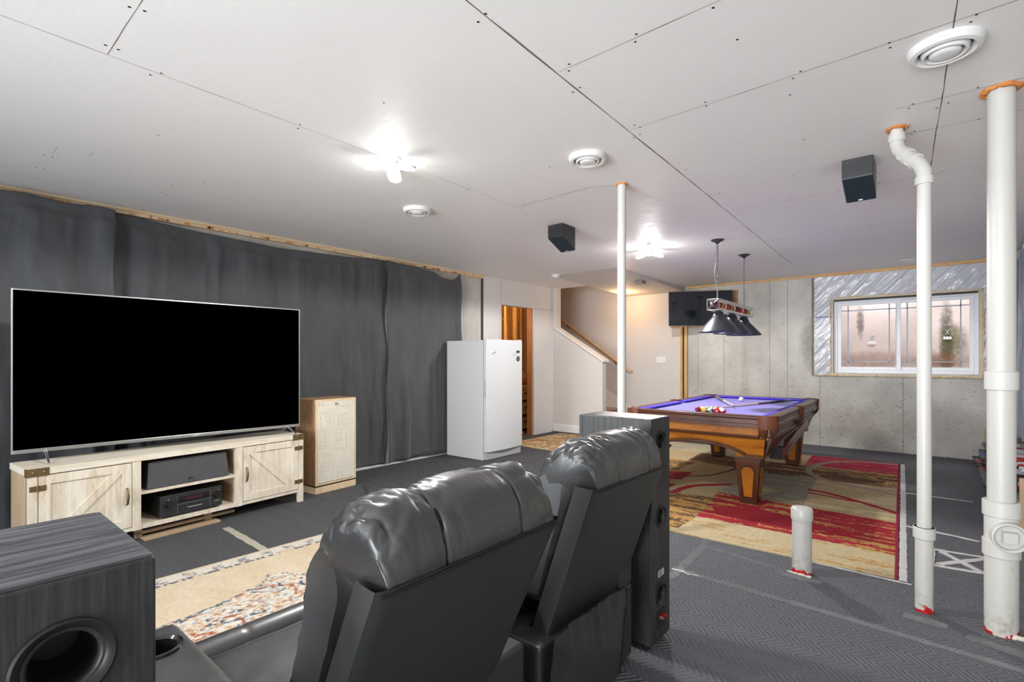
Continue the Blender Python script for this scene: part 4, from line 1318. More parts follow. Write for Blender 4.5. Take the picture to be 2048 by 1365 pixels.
rows = [[('maroon', 0, '', 'maroon billiard ball at the left end of the front row of the rack'), ('yellow', 0, '1', 'yellow billiard ball, second from the left in the front row'), ('green', 1, '14', 'green striped billiard ball in the middle of the front row'),
         ('red', 0, '3', 'solid red billiard ball, second from the right in the front row'), ('red', 1, '', 'red and white striped billiard ball at the right end of the front row')],
        [('yellow', 1, '9', 'yellow striped billiard ball, leftmost in the second row of the rack'), ('green', 0, '6', 'solid green billiard ball in the second row of the rack'), ('purple', 1, '12', 'white billiard ball with a purple stripe in the second row'), ('blue', 1, '10', 'white and blue striped billiard ball behind the two red ones')],
        [('red', 1, '11', 'striped red billiard ball, leftmost in the third row'), ('black', 0, '8', 'black billiard ball in the centre of the rack'), ('orange', 0, '5', 'orange billiard ball, rightmost in the third row')],
        [('maroon', 1, '15', 'maroon striped billiard ball in the fourth row of the rack'), ('blue', 0, '2', 'solid blue billiard ball in the fourth row of the rack')],
        [('yellow', 0, '', 'pale yellow billiard ball at the far tip of the rack')]]
rb = random.Random(4)
bx, by = -0.215, 0.345
for i, row in enumerate(rows):
    for j, (c, sp, num, lab) in enumerate(row):
        rr = (rb.uniform(-0.5, 0.5), rb.uniform(-0.7, 0.7), math.radians(40) + rb.uniform(-0.5, 0.5))
        if sp: rr = (0.3, -0.45, math.radians(25) + rb.uniform(-0.2, 0.2))
        ball(bx + j * 0.0600 + i * 0.0300 + 0.14, by + i * 0.0520, c, sp, num, lab, rr)
ball(-0.085, 2.02, 'cue', 0, '', 'white cue ball lying alone near the far rail', (0, 0, 0), None)

# cues
def cue(p_tip, p_butt, label, wrap):
    a, c = Vector(p_tip), Vector(p_butt)
    r = thing('pool_cue', label, 'pool cue', a, 0, 'pool cues crossed on the felt')
    d = c - a
    def seg(nm, t0, t1, r0, r1, m):
        b = MB(); b.tube([tuple(d * t0), tuple(d * t1)], [r0, r1], 14); return b.build(nm, m, r, smooth=50)
    seg('shaft', 0.012, 0.50, 0.0062, 0.0105, simple('maple_shaft', (0.72, 0.58, 0.40), 0.35))
    seg('tip', 0.0, 0.012, 0.0060, 0.0062, simple('chalk_blue', (0.03, 0.10, 0.30), 0.7))
    seg('joint', 0.50, 0.515, 0.0108, 0.0108, simple('joint_ivory', (0.75, 0.72, 0.65), 0.3))
    seg('forearm', 0.515, 0.72, 0.0108, 0.0130, wrap[0])
    seg('wrap', 0.72, 0.90, 0.0131, 0.0145, wrap[1])
    seg('butt', 0.90, 1.0, 0.0145, 0.0150, wrap[2])
cue((-1.620, 5.60, 0.812), (-2.245, 6.95, 0.806), 'pool cue with grey-brown butt pointing at the camera, crossing over the other cue',
    (simple('grey_brown', (0.16, 0.13, 0.11), 0.4), simple('wrap_grey', (0.20, 0.18, 0.16), 0.8), simple('grey_brown', (0.16, 0.13, 0.11), 0.4)))
cue((-1.775, 5.55, 0.785), (-1.375, 7.03, 0.795), 'pool cue with maroon forearm lying towards the far right corner of the felt',
    (simple('maroon_wood', (0.10, 0.018, 0.03), 0.25), simple('wrap_dark', (0.05, 0.055, 0.06), 0.8), simple('butt_grey', (0.13, 0.13, 0.12), 0.35)))

# ================================================================== billiard lamp
LX, LY0, LY1 = -1.79, 5.44, 6.74
LZ0, LZ1 = 1.825, 1.945
lp = thing('billiard_lamp', 'three-shade billiard lamp with a ball-rack bar hanging on chains above the pool table', 'pendant lamp', (LX, 6.09, LZ0))
T = Matrix.Translation((-LX, -6.09, -LZ0))
M_BARW = simple('bar_silver', (0.66, 0.64, 0.61), 0.35, 0.35)
M_SHADE = simple('shade_gunmetal', (0.085, 0.092, 0.105), 0.32, 0.75, 0.5)
M_CHAIN = simple('chain_dark', (0.10, 0.10, 0.105), 0.4, 0.85)
def lb(): b = MB(); b.M = T; return b
b = lb()
for x0, x1 in ((LX - 0.062, LX - 0.056), (LX + 0.056, LX + 0.062)):
    b.box(x0, x1, LY0, LY1, LZ0, LZ0 + 0.022); b.box(x0, x1, LY0, LY1, LZ1 - 0.022, LZ1)
    b.box(x0, x1, LY0, LY0 + 0.022, LZ0 + 0.022, LZ1 - 0.022); b.box(x0, x1, LY1 - 0.022, LY1, LZ0 + 0.022, LZ1 - 0.022)
b.box(LX - 0.056, LX + 0.056, LY0, LY1, LZ0, LZ0 + 0.004); b.box(LX - 0.056, LX + 0.056, LY0, LY1, LZ1 - 0.004, LZ1)
b.build('bar', M_BARW, lp)
for y in (LY0, LY1):
    b = lb()
    for (p, q) in (((LX - 0.058, LZ0 + 0.004), (LX + 0.058, LZ1 - 0.004)), ((LX - 0.058, LZ1 - 0.004), (LX + 0.058, LZ0 + 0.004)), ((LX - 0.058, LZ0 + 0.004), (LX - 0.058, LZ1 - 0.004)), ((LX + 0.058, LZ0 + 0.004), (LX + 0.058, LZ1 - 0.004))):
        b.tube([(p[0], y, p[1]), (q[0], y, q[1])], 0.006, 6)
    b.sphere((LX, y + (-0.02 if y == LY0 else 0.02), (LZ0 + LZ1) / 2), 0.022, 14, 8)
    b.build('end_bracket', simple('bracket_grey', (0.25, 0.26, 0.27), 0.35, 0.7), lp)
b = lb(); b.box(LX - 0.002, LX + 0.002, LY0 + 0.02, LY1 - 0.02, LZ0 + 0.02, LZ1 - 0.02); b.build('inner_panel', M_BLACK, lp)
cl = [('maroon', 0), ('orange', 0), ('red', 0), ('orange', 1), ('maroon', 1), ('red', 0), ('red', 1), ('yellow', 1)]
for i, (c, spt) in enumerate(cl * 1):
    y = LY0 + 0.085 + i * (LY1 - LY0 - 0.17) / 7
    m = simple('ball_' + c, ballc[c], 0.12, 0, 0.6)
    b = lb(); b.sphere((LX, y, (LZ0 + LZ1) / 2), 0.034, 20, 12, (1.25, 1, 1))
    b.build('rack_ball', [m, M_BW], lp, smooth=180)
    b = lb()
    b.tube([(LX + 0.045 * math.cos(a), y + 0.052, (LZ0 + LZ1) / 2 + 0.034 * math.sin(a)) for a in np.linspace(-1.3, 1.3, 9)], 0.006, 6)
    b.build('rack_crescent', M_BW if i % 2 else simple('crescent_green', (0.02, 0.09, 0.05), 0.4), lp)
for yc in (5.62, 6.09, 6.56):
    b = lb()
    prof = [(0.030, 1.822), (0.046, 1.815), (0.052, 1.79), (0.060, 1.782), (0.062, 1.762), (0.070, 1.755), (0.198, 1.612), (0.205, 1.600), (0.201, 1.600), (0.066, 1.750), (0.030, 1.780)]
    b.lathe([(r, z) for r, z in prof], 48, (LX, yc, 0))
    sh = b.build('lamp_shade', M_SHADE, lp, smooth=40)
    b = lb(); b.sphere((LX, yc, 1.70), 0.030, 16, 10); b.cyl((LX, yc, 1.72), 0.018, 0.10, 14)
    b.build('bulb', M_WHITEP, sh, smooth=60)
def chain(b, x, y, z0, z1):
    n = int((z1 - z0) / 0.030); L = (z1 - z0) / n
    for i in range(n):
        zc = z0 + (i + 0.5) * L; pts = []
        for q in range(12):
            a = 2 * PI * q / 12; u = 0.0085 * math.cos(a); v = (L * 0.62) * math.sin(a)
            pts.append((x + (u if i % 2 else u * 0.25), y + (u * 0.25 if i % 2 else u), zc + v))
        b.tube(pts, 0.0022, 5, closed=True)
for y in (5.585, 6.585):
    b = lb(); b.lathe([(0, H), (0.066, H), (0.068, H - 0.006), (0.050, H - 0.016), (0.022, H - 0.030), (0.012, H - 0.045), (0.0, H - 0.045)], 32, (LX, y, 0))
    b.build('canopy', M_SHADE, lp, smooth=50)
    b = lb(); chain(b, LX, y, LZ1, H - 0.045); b.build('chain', M_CHAIN, lp, smooth=60)
b = lb(); b.tube([(LX - 0.012 + 0.02 * math.sin(t * 9), 5.585 + 0.012 * math.cos(t * 11), H - 0.04 - t * 0.61) for t in np.linspace(0, 1, 40)], 0.0028, 6)
b.build('cord', simple('cord_grey', (0.16, 0.16, 0.16), 0.5), lp)

# ================================================================== television on the back wall
wa = math.atan2(8.62 - 8.17, -2.51 + 3.42)
wt = thing('wall_television', 'small dark television on a swivel mount in the back left corner', 'television', (-3.41, 8.16, 1.86), wa)
WW, WH = 1.0, 0.575
b = MB(); b.box(0.003, WW - 0.003, 0.003, 0.04, 0.003, WH - 0.003); b.build('housing', MATS['tv_back'], wt, bevel=0.004)
b = MB(); frame(b, 0, WW, 0, WH, 0.007, -0.003, 0.012); b.build('bezel', simple('dark_bezel', (0.10, 0.10, 0.11), 0.3, 0.5), wt)
b = MB(); b.box(0.006, WW - 0.006, 0.0, 0.003, 0.006, WH - 0.006); b.build('screen', simple('glossy_screen', (0.006, 0.009, 0.014), 0.06, 0, 0.8), wt)
b = MB(); b.box(0.44, 0.56, 0.04, 0.07, 0.15, 0.42)
c0 = Matrix.Rotation(-wa, 3, 'Z') @ Vector((-2.95 + 3.41, 8.84 - 8.16, 0.3))
b.tube([(0.50, 0.06, 0.29), (0.60, 0.16, 0.29), (c0.x, c0.y, 0.29)], 0.02, 8)
b.build('mount_arm', M_BLACK, wt)
b = MB()
b.box(-3.66, -2.51, YB - 0.04, YB - 0.022, 1.875, 1.96); b.box(-3.66, -2.51, YB - 0.04, YB - 0.022, 2.37, 2.455); b.box(-2.60, -2.51, YB - 0.04, YB - 0.022, 1.96, 2.37)
b.box(-3.0, -2.9, YB - 0.04, YB - 0.022, 1.96, 2.37)
tag(b.build('mounting_boards', wood('mount_pine', [(0.3, (0.36, 0.20, 0.09)), (0.6, (0.52, 0.33, 0.17))], (1, 9, 9), 3, 0.7)), 'wooden mounting boards on the wall behind the small television', 'board')

# ================================================================== ceiling fittings
M_VENT = simple('vent_white', (0.76, 0.755, 0.745), 0.4)
def vent(x, y, R, label):
    r = thing('ceiling_vent', label, 'ceiling vent', (x, y, H), 0, 'round ceiling vents')
    s_ = R / 0.115
    b = MB(); b.lathe([(R * 1.0, 0.0), (R, -0.010), (R * 0.93, -0.030), (R * 0.80, -0.034), (R * 0.74, -0.026), (R * 0.70, -0.012), (R * 0.70, 0.0)], 48); b.build('outer_ring', M_VENT, r, smooth=40)
    b = MB(); b.lathe([(R * 0.64, -0.018), (R * 0.60, -0.036), (R * 0.54, -0.038), (R * 0.50, -0.022), (R * 0.50, -0.010), (R * 0.62, -0.010)], 40); b.build('cone_ring', M_VENT, r, smooth=40)
    b = MB(); b.lathe([(0, -0.042), (R * 0.26, -0.043), (R * 0.40, -0.038), (R * 0.43, -0.026), (R * 0.36, -0.014), (0, -0.012)], 40); b.build('center_disc', M_VENT, r, smooth=60)
    b = MB(); b.cyl((0, 0, -0.006), R * 0.72, 0.0055, 32); b.build('throat', simple('vent_dark', (0.10, 0.10, 0.105), 0.6), r)
vent(0.034, 2.73, 0.125, 'large round white ceiling vent, nearest the camera at upper right')
vent(-1.69, 2.77, 0.120, 'round white ceiling vent to the left of the slim white post')
vent(-3.40, 2.80, 0.120, 'round white ceiling vent just beyond the front ceiling light')
b = MB(); b.lathe([(0, -0.004), (0.05, -0.006), (0.055, -0.012), (0.09, -0.010), (0.10, 0), (0, 0)], 32, (-0.25, 8.30, H))
tag(b.build('ceiling_vent', M_VENT, smooth=40), 'small flat vent in the ceiling near the basement window', 'ceiling vent')
r = thing('smoke_detector', 'small round white smoke detector on the ceiling before the half wall', 'smoke detector', (-4.41, 6.31, H))
b = MB(); b.lathe([(0, 0), (0.075, 0), (0.075, -0.010), (0.068, -0.014), (0, -0.014)], 32); b.build('base', M_WHITEP, r, smooth=40)
b = MB(); b.lathe([(0, -0.014), (0.056, -0.014), (0.056, -0.022), (0.048, -0.040), (0.03, -0.045), (0, -0.045)], 32); b.build('cap', M_WHITEP, r, smooth=40)
zs = H - 0.004 - 0.071 * (7.55 - 6.35) / (YB - 6.35)
b = MB(); b.box(-3.66, -3.53, 7.42, 7.55, zs - 0.045, zs)
tag(b.build('ceiling_box', simple('grey_box', (0.28, 0.25, 0.23), 0.5)), 'small grey rectangular box on the ceiling above the stair landing', 'sensor')
r = thing('landing_light', 'warm flush ceiling light over the stair landing, behind the slim white post', 'ceiling light', (-4.35, 8.32, H - 0.066))
b = MB(); b.lathe([(0, 0.012), (0.08, 0.012), (0.08, -0.012), (0, -0.016)], 28); b.build('base', M_WHITEP, r)
b = MB(); b.sphere((0, 0, -0.055), 0.035, 16, 10); b.build('bulb', emit('warm_bulb', (1.0, 0.62, 0.30), 9.0), r, smooth=60)

def panel_light(x, y, rot, label):
    r = thing('ceiling_light', label, 'ceiling light', (x, y, H), rot, 'three-panel ceiling lights')
    b = MB(); b.lathe([(0, 0), (0.062, 0), (0.062, -0.012), (0.040, -0.018), (0.036, -0.045), (0.030, -0.050), (0, -0.050)], 28); b.build('base', M_WHITEP, r, smooth=40)
    b = MB(); b.lathe([(0, -0.050), (0.034, -0.050), (0.050, -0.056), (0.050, -0.072), (0.040, -0.078), (0, -0.078)], 28); b.build('hub', M_WHITEP, r, smooth=40)
    EM = emit('led_panel', (1.0, 0.99, 0.97), 26.0)
    for k in range(3):
        a = k * 2 * PI / 3
        b = MB(); b.M = Matrix.Rotation(a, 4, 'Z') @ Matrix.Translation((0.052, 0, -0.064)) @ Matrix.Rotation(math.radians(12), 4, 'Y')
        n = 12
        outl = [(0.0, -0.028), (0.03, -0.044)] + [(0.085 + 0.044 * math.cos(t), 0.044 * math.sin(t)) for t in np.linspace(-PI / 2, PI / 2, n)] + [(0.03, 0.044), (0.0, 0.028)]
        b.prism(outl, 'z', 0.0, 0.014)
        pn = b.build('panel', M_WHITEP, r)
        b = MB(); b.M = Matrix.Rotation(a, 4, 'Z') @ Matrix.Translation((0.052, 0, -0.064)) @ Matrix.Rotation(math.radians(12), 4, 'Y')
        b.prism([(0.06 + (u - 0.06) * 0.9, v * 0.88) for u, v in outl], 'z', -0.006, -0.0005)
        b.build('lens', EM, pn)
panel_light(L1[0], L1[1], 0.25, 'bright three-panel ceiling light nearest the camera, left of centre')
panel_light(L2[0], L2[1], 0.9, 'three-panel ceiling light farther back, beside the slim white post')

# surround speakers under the ceiling
def surround(x, y, label, mside):
    r = thing('ceiling_speaker', label, 'speaker', (x, y, H), 0, 'wedge speakers under the ceiling')
    b = MB(); b.prism([(0, -0.001), (0, -0.125), (0.225, -0.222), (0.225, -0.001)], 'x', -0.083, 0.083); b.build('cabinet', mside, r, bevel=0.003)
    b = MB(); nx = 0.004
    b.hexa([(-0.078, 0.004, -0.132), (0.078, 0.004, -0.132), (0.078, 0.218, -0.2245), (-0.078, 0.218, -0.2245)], [(-0.080, 0.006, -0.126), (0.080, 0.006, -0.126), (0.080, 0.222, -0.2195), (-0.080, 0.222, -0.2195)])
    g = b.build('grille', simple('navy_grille', (0.016, 0.026, 0.036), 0.7, 0, 0.3, 0.2, 500), r)
    b = MB(); b.box(-0.012, 0.012, 0.195, 0.207, -0.224, -0.2185); b.build('badge', M_SILVER, g)
M_BLKVINYL = wood('black_vinyl_wood', [(0.3, (0.010, 0.010, 0.011)), (0.5, (0.022, 0.022, 0.024)), (0.72, (0.045, 0.046, 0.050))], (1.2, 18, 18), 2.6, 0.34, 0.5, 0.25)
surround(-2.766, 3.945, 'black wedge speaker under the ceiling, left of the slim white post', M_BLKVINYL)
surround(-0.377, 3.88, 'black wedge speaker under the ceiling between the post and the vent pipe', M_BLKVINYL)

# ================================================================== pipes
k = NM('pvc_white')
p = k.geo()
zz = k.sep(p)[2]
n1 = k.noise(p, 22, 5, 0.65); n2 = k.noise(p, 9, 4, 0.6)
c = k.mix(k.noise(p, 3, 3), (0.56, 0.54, 0.50), (0.62, 0.605, 0.575))
dirt = k.math('MULTIPLY', k.ramp(zz, [(0.03, 1.0), (0.17, 0.0)]), k.ramp(n1, [(0.36, 1.0), (0.52, 0.0)]))
c = k.mix(dirt, c, (0.34, 0.32, 0.25))
c = k.mix(k.ramp(k.noise(p, 60, 2), [(0.26, 0.5), (0.31, 0.0)]), c, (0.32, 0.28, 0.20))
lim = k.math('ADD', k.math('MULTIPLY', k.math('SUBTRACT', n2, 0.5), 0.20), 0.026)
c = k.mix(k.math('LESS_THAN', zz, k.math('MAXIMUM', lim, 0.012)), c, (0.55, 0.01, 0.015))
k.set(c, 0.35, 0, 0.5)
M_PVC = k.m
M_PVCH = simple('pvc_fitting', (0.61, 0.60, 0.57), 0.32)
def foam_ring(b, cx, cy, z, r, t):
    pts = []; rs = []
    for i in range(28):
        a = 2 * PI * i / 28; q = r + rg.uniform(-0.3, 0.7) * t
        pts.append((cx + q * math.cos(a), cy + q * math.sin(a), z + rg.uniform(-0.2, 0.2) * t)); rs.append(t * rg.uniform(0.6, 1.2))
    b.tube(pts, rs, 7, closed=True)
def ring(b, c, r, z0, z1, flare=0.004):
    b.lathe([(r - 0.01, z0), (r, z0), (r + flare, z0 + 0.004), (r + flare, z1 - 0.004), (r, z1), (r - 0.01, z1)], 40, c)
# slim post
r = thing('steel_post', 'slim white pipe post standing behind the black tower speaker', 'pipe', (-1.76, 3.36, 0))
b = MB(); b.cyl((0, 0, 0), 0.031, H, 32); b.build('pipe', M_PVCH, r, smooth=60)
b = MB()
for i in range(70):
    a = math.radians(-112); z = 0.35 + i * 0.030
    if rng.random() < 0.75: b.box(0.0308 * math.cos(a) - 0.0015, 0.0308 * math.cos(a) + 0.0015, 0.0308 * math.sin(a) - 0.0012, 0.0308 * math.sin(a) + 0.0008, z, z + rng.uniform(0.006, 0.022))
b.build('pipe_print', simple('print_grey', (0.30, 0.30, 0.30), 0.7), r)['kind'] = 'stuff'
b = MB(); foam_ring(b, 0, 0, H - 0.003, 0.034, 0.008); b.build('foam', M_FOAMO, r, smooth=60)
# vent pipe with two elbows
px, py = -0.04, 3.375; tx, ty = -0.160, 3.53
r = thing('vent_pipe', 'narrow white drain pipe with a double elbow near the ceiling', 'pipe', (px, py, 0))
b = MB(); b.cyl((0, 0, 0), 0.0385, 0.40, 36); b.build('lower_pipe', M_PVC, r, smooth=60)
b = MB(); ring(b, (0, 0, 0), 0.043, 0.375, 0.435); b.lathe([(0.030, 0.435), (0.046, 0.435)], 40); b.build('coupling', M_PVCH, r, smooth=35)
b = MB(); b.cyl((0, 0, 0.40), 0.0305, 1.86, 32); b.build('upper_pipe', M_PVCH, r, smooth=60)
dx, dy = tx - px, ty - py
b = MB()
pts = [(0, 0, 2.22), (0, 0, 2.27), (dx * .12, dy * .12, 2.318), (dx * .5, dy * .5, 2.385), (dx * .88, dy * .88, 2.452), (dx, dy, 2.50), (dx, dy, 2.56)]
b.tube(pts, 0.0345, 24); b.build('elbow', M_PVCH, r, smooth=50)
for (c_, d_) in (((0, 0, 2.225), (0, 0, 1)), ((dx * .36, dy * .36, 2.36), (dx, dy, .15)), ((dx * .64, dy * .64, 2.41), (dx, dy, .15)), ((dx, dy, 2.53), (0, 0, 1))):
    b = MB(); v = Vector(d_).normalized(); cc = Vector(c_)
    b.tube([tuple(cc - v * 0.018), tuple(cc + v * 0.018)], 0.0405, 28); b.build('elbow_collar', M_PVCH, r, smooth=50)
b = MB(); b.tube([(dx, dy, 2.54), (dx, dy, H)], 0.0305, 24); b.build('top_pipe', M_PVCH, r, smooth=50)
b = MB(); foam_ring(b, dx, dy, H - 0.003, 0.038, 0.012); b.build('foam', M_FOAMO, r, smooth=60)
# soil stack
sx_, sy_ = 0.245, 3.34
r = thing('soil_stack', 'thick white drain stack with a round cleanout cap at far right', 'pipe', (sx_, sy_, 0))
b = MB(); b.cyl((0, 0, 0), 0.0615, 0.60, 48); b.build('lower_pipe', M_PVC, r, smooth=60)
b = MB(); b.cyl((0, 0, 0.60), 0.0515, H - 0.60, 48); b.build('upper_pipe', simple('pvc_cream', (0.57, 0.56, 0.53), 0.4, 0, 0.5, 0, 80, 0.02), r, smooth=60)
b = MB(); ring(b, (0, 0, 0), 0.057, 1.155, 1.245); b.build('coupling', M_PVCH, r, smooth=35)
b = MB(); ring(b, (0, 0, 0), 0.064, 0.555, 0.630, 0.005); b.lathe([(0.05, 0.628), (0.068, 0.628)], 40)
b.cyl((0, 0, 0.44), 0.062, 0.13, 40); ring(b, (0, 0, 0), 0.064, 0.365, 0.445, 0.005)
b.build('cleanout_body', M_PVCH, r, smooth=35)
ca = math.radians(-76)
cx_, cy_ = math.cos(ca), math.sin(ca)
b = MB()
b.lathe([(0.0, 0.0), (0.060, 0.0), (0.060, 0.035), (0.067, 0.037), (0.067, 0.056), (0.062, 0.058), (0.056, 0.052), (0.053, 0.034), (0.0, 0.032)], 48)
b.M = Matrix.Identity(4)
b.hexa([(-0.028, -0.028, 0.032), (0.028, -0.028, 0.032), (0.028, 0.028, 0.032), (-0.028, 0.028, 0.032)], [(-0.024, -0.024, 0.064), (0.024, -0.024, 0.064), (0.024, 0.024, 0.064), (-0.024, 0.024, 0.064)])
o = b.build('cleanout_cap', M_PVCH, r, smooth=35, bevel=0.0015)
o.rotation_euler = (PI / 2, 0, ca + PI / 2); o.location = (cx_ * 0.045, cy_ * 0.045, 0.478)
b = MB(); foam_ring(b, 0, 0, H - 0.003, 0.062, 0.014); b.build('foam', M_FOAMO, r, smooth=60)
b = MB(); foam_line(b, (-0.03, -0.063, 0.008), (0.085, -0.03, 0.008), 0.012, 14); b.build('base_foam', simple('pale_foam', (0.70, 0.64, 0.55), 0.9, 0, 0.2, 0.8, 60, 0.2), r, smooth=60)
# capped stub
r = thing('capped_stub', 'short capped white pipe stub rising from the floor before the big rug', 'pipe', (-0.62, 3.50, 0))
b = MB(); b.cyl((0, 0, 0), 0.0535, 0.37, 40); b.build('pipe', M_PVC, r, smooth=60)
b = MB(); b.lathe([(0.0535, 0.325), (0.059, 0.325), (0.060, 0.330), (0.060, 0.388), (0.054, 0.398), (0.03, 0.403), (0, 0.404)], 40); b.build('cap', M_PVCH, r, smooth=50)
b = MB(); foam_line(b, (-0.07, -0.05, 0.006), (0.06, -0.062, 0.006), 0.008, 12); b.build('base_foam', MATS['pale_foam'], r, smooth=60)

# ================================================================== tower speakers
M_TOWER = wood('tower_black_ash', [(0.3, (0.016, 0.017, 0.017)), (0.5, (0.034, 0.035, 0.034)), (0.72, (0.075, 0.077, 0.075))], (22, 22, 1.0), 2.6, 0.45, 0.45, 0.3)
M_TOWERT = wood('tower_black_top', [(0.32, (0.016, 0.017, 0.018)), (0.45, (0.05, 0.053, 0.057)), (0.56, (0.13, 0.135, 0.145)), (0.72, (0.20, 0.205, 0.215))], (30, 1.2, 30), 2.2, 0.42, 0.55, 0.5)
def tower(x, y0, y1, label, rot=0.0, ztop=1.036, depth=0.36):
    """back of the speaker (ports) faces +x"""
    r = thing('tower_speaker', label, 'speaker', (x, y0, 0), rot, 'black tower speakers either side of the recliners')
    wd = y1 - y0
    b = MB(); b.box(-depth, 0, 0, wd, 0.028, ztop - 0.004); cab = b.build('cabinet', M_TOWER, r)
    cut = MB()
    for z in (ztop - 0.106, 0.585, 0.235):
        cut.M = Matrix.Translation((-0.10, wd * 0.5, z)) @ Matrix.Rotation(PI / 2, 4, 'Y'); cut.cyl((0, 0, 0), 0.034, 0.2, 40)
    co = cut.build('cutter', M_BLACK, r)
    bo = cab.modifiers.new('cut', 'BOOLEAN'); bo.operation = 'DIFFERENCE'; bo.object = co; bo.solver = 'EXACT'
    bpy.context.view_layer.update()
    me2 = bpy.data.meshes.new_from_object(cab.evaluated_get(bpy.context.evaluated_depsgraph_get()))
    cab.modifiers.clear(); cab.data = me2
    bpy.data.objects.remove(co)
    bv = cab.modifiers.new('bevel', 'BEVEL'); bv.width = 0.006; bv.segments = 3; bv.limit_method = 'ANGLE'; bv.angle_limit = math.radians(60)
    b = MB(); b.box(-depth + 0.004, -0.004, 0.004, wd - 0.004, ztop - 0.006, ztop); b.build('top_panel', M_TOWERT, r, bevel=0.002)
    b = MB(); b.box(-depth - 0.018, -depth, 0.004, wd - 0.004, 0.03, ztop - 0.004); b.build('grille', M_GRILLE, r, bevel=0.004)
    for (xx, yy) in ((-0.04, 0.03), (-0.04, wd - 0.03), (-depth + 0.04, 0.03), (-depth + 0.04, wd - 0.03)):
        b = MB(); b.cyl((xx, yy, 0), 0.016, 0.028, 14, 0.02); b.build('foot', M_BLACK, r)
    for z in (ztop - 0.106, 0.585, 0.235):
        b = MB()
        b.lathe([(0.052, 0.0), (0.052, 0.003), (0.049, 0.005), (0.042, 0.002), (0.035, -0.008), (0.031, -0.025), (0.029, -0.09), (0.0, -0.09)], 40)
        o = b.build('port', simple('port_black', (0.012, 0.012, 0.012), 0.4), r, smooth=50)
        o.rotation_euler = (0, PI / 2, 0); o.location = (0.0008, wd * 0.5, z)
    b = MB(); b.box(0.0003, 0.0015, wd * 0.5 - 0.030, wd * 0.5 + 0.030, 0.315, 0.345); lb_ = b.build('rating_label', simple('label_white', (0.55, 0.55, 0.53), 0.6), r)
    b = MB()
    for q in range(4): b.box(0.0015, 0.0018, wd * 0.5 - 0.022, wd * 0.5 + 0.005, 0.320 + q * 0.006, 0.3225 + q * 0.006)
    b.build('label_print', M_TAPEB, lb_)
    b = MB(); frame(b, 0.0, 0.0, 0, 0, 0, 0, 0) if False else b.box(0.0003, 0.004, wd * 0.5 - 0.038, wd * 0.5 + 0.038, 0.085, 0.165)
    tp = b.build('terminal_plate', M_BLACK, r, bevel=0.001)
    for q, nm in ((-0.018, 'post_dark'), (0.012, 'post_red')):
        b = MB(); b.cyl((0, 0, 0), 0.0075, 0.018, 12); o = b.build('terminal', simple(nm, (0.5, 0.02, 0.015) if nm == 'post_red' else (0.3, 0.1, 0.09), 0.3), tp, smooth=40)
        o.rotation_euler = (0, PI / 2, 0); o.location = (0.004, wd * 0.5 + q, 0.135)
    return r
tower(-0.955, 2.100, 2.300, 'black tower speaker standing to the right of the recliners, ports facing the camera')
tower(-0.815, 0.028, 0.218, 'black tower speaker closest to the camera in the lower left corner', 0.0, 1.036, 0.30)

# ================================================================== recliners
def m_leather():
    k = NM('black_leather')
    p = k.obj()
    v = k.vor(p, 330)
    n = k.noise(p, 7, 4)
    c = k.mix(n, (0.018, 0.019, 0.0195), (0.034, 0.035, 0.036))
    b1 = k.bump(n, 0.35, 0.006)
    b2 = k.bump(v, 0.22, 0.0012, b1)
    return k.set(c, k.ramp(n, [(0.3, 0.42), (0.7, 0.55)]), 0, 0.6, b2, **{'Coat Weight': 0.9, 'Coat Roughness': 0.28})
M_LEA = m_leather()
M_LEAM = simple('leather_matt', (0.036, 0.038, 0.036), 0.50, 0, 0.6, 0.25, 260, 0.15)
M_THREAD = simple('seam_thread', (0.006, 0.006, 0.006), 0.6)

def loop_pts(prof, n):
    P = np.array(prof, float); d = np.r_[0, np.cumsum(np.hypot(*(np.diff(P, axis=0).T)))]
    t = np.linspace(0, d[-1], n)
    # smooth by Catmull-like resample
    x = np.interp(t, d, P[:, 0]); z = np.interp(t, d, P[:, 1])
    for _ in range(6):
        x[1:-1] = 0.5 * x[1:-1] + 0.25 * (x[:-2] + x[2:]); z[1:-1] = 0.5 * z[1:-1] + 0.25 * (z[:-2] + z[2:])
    return x, z

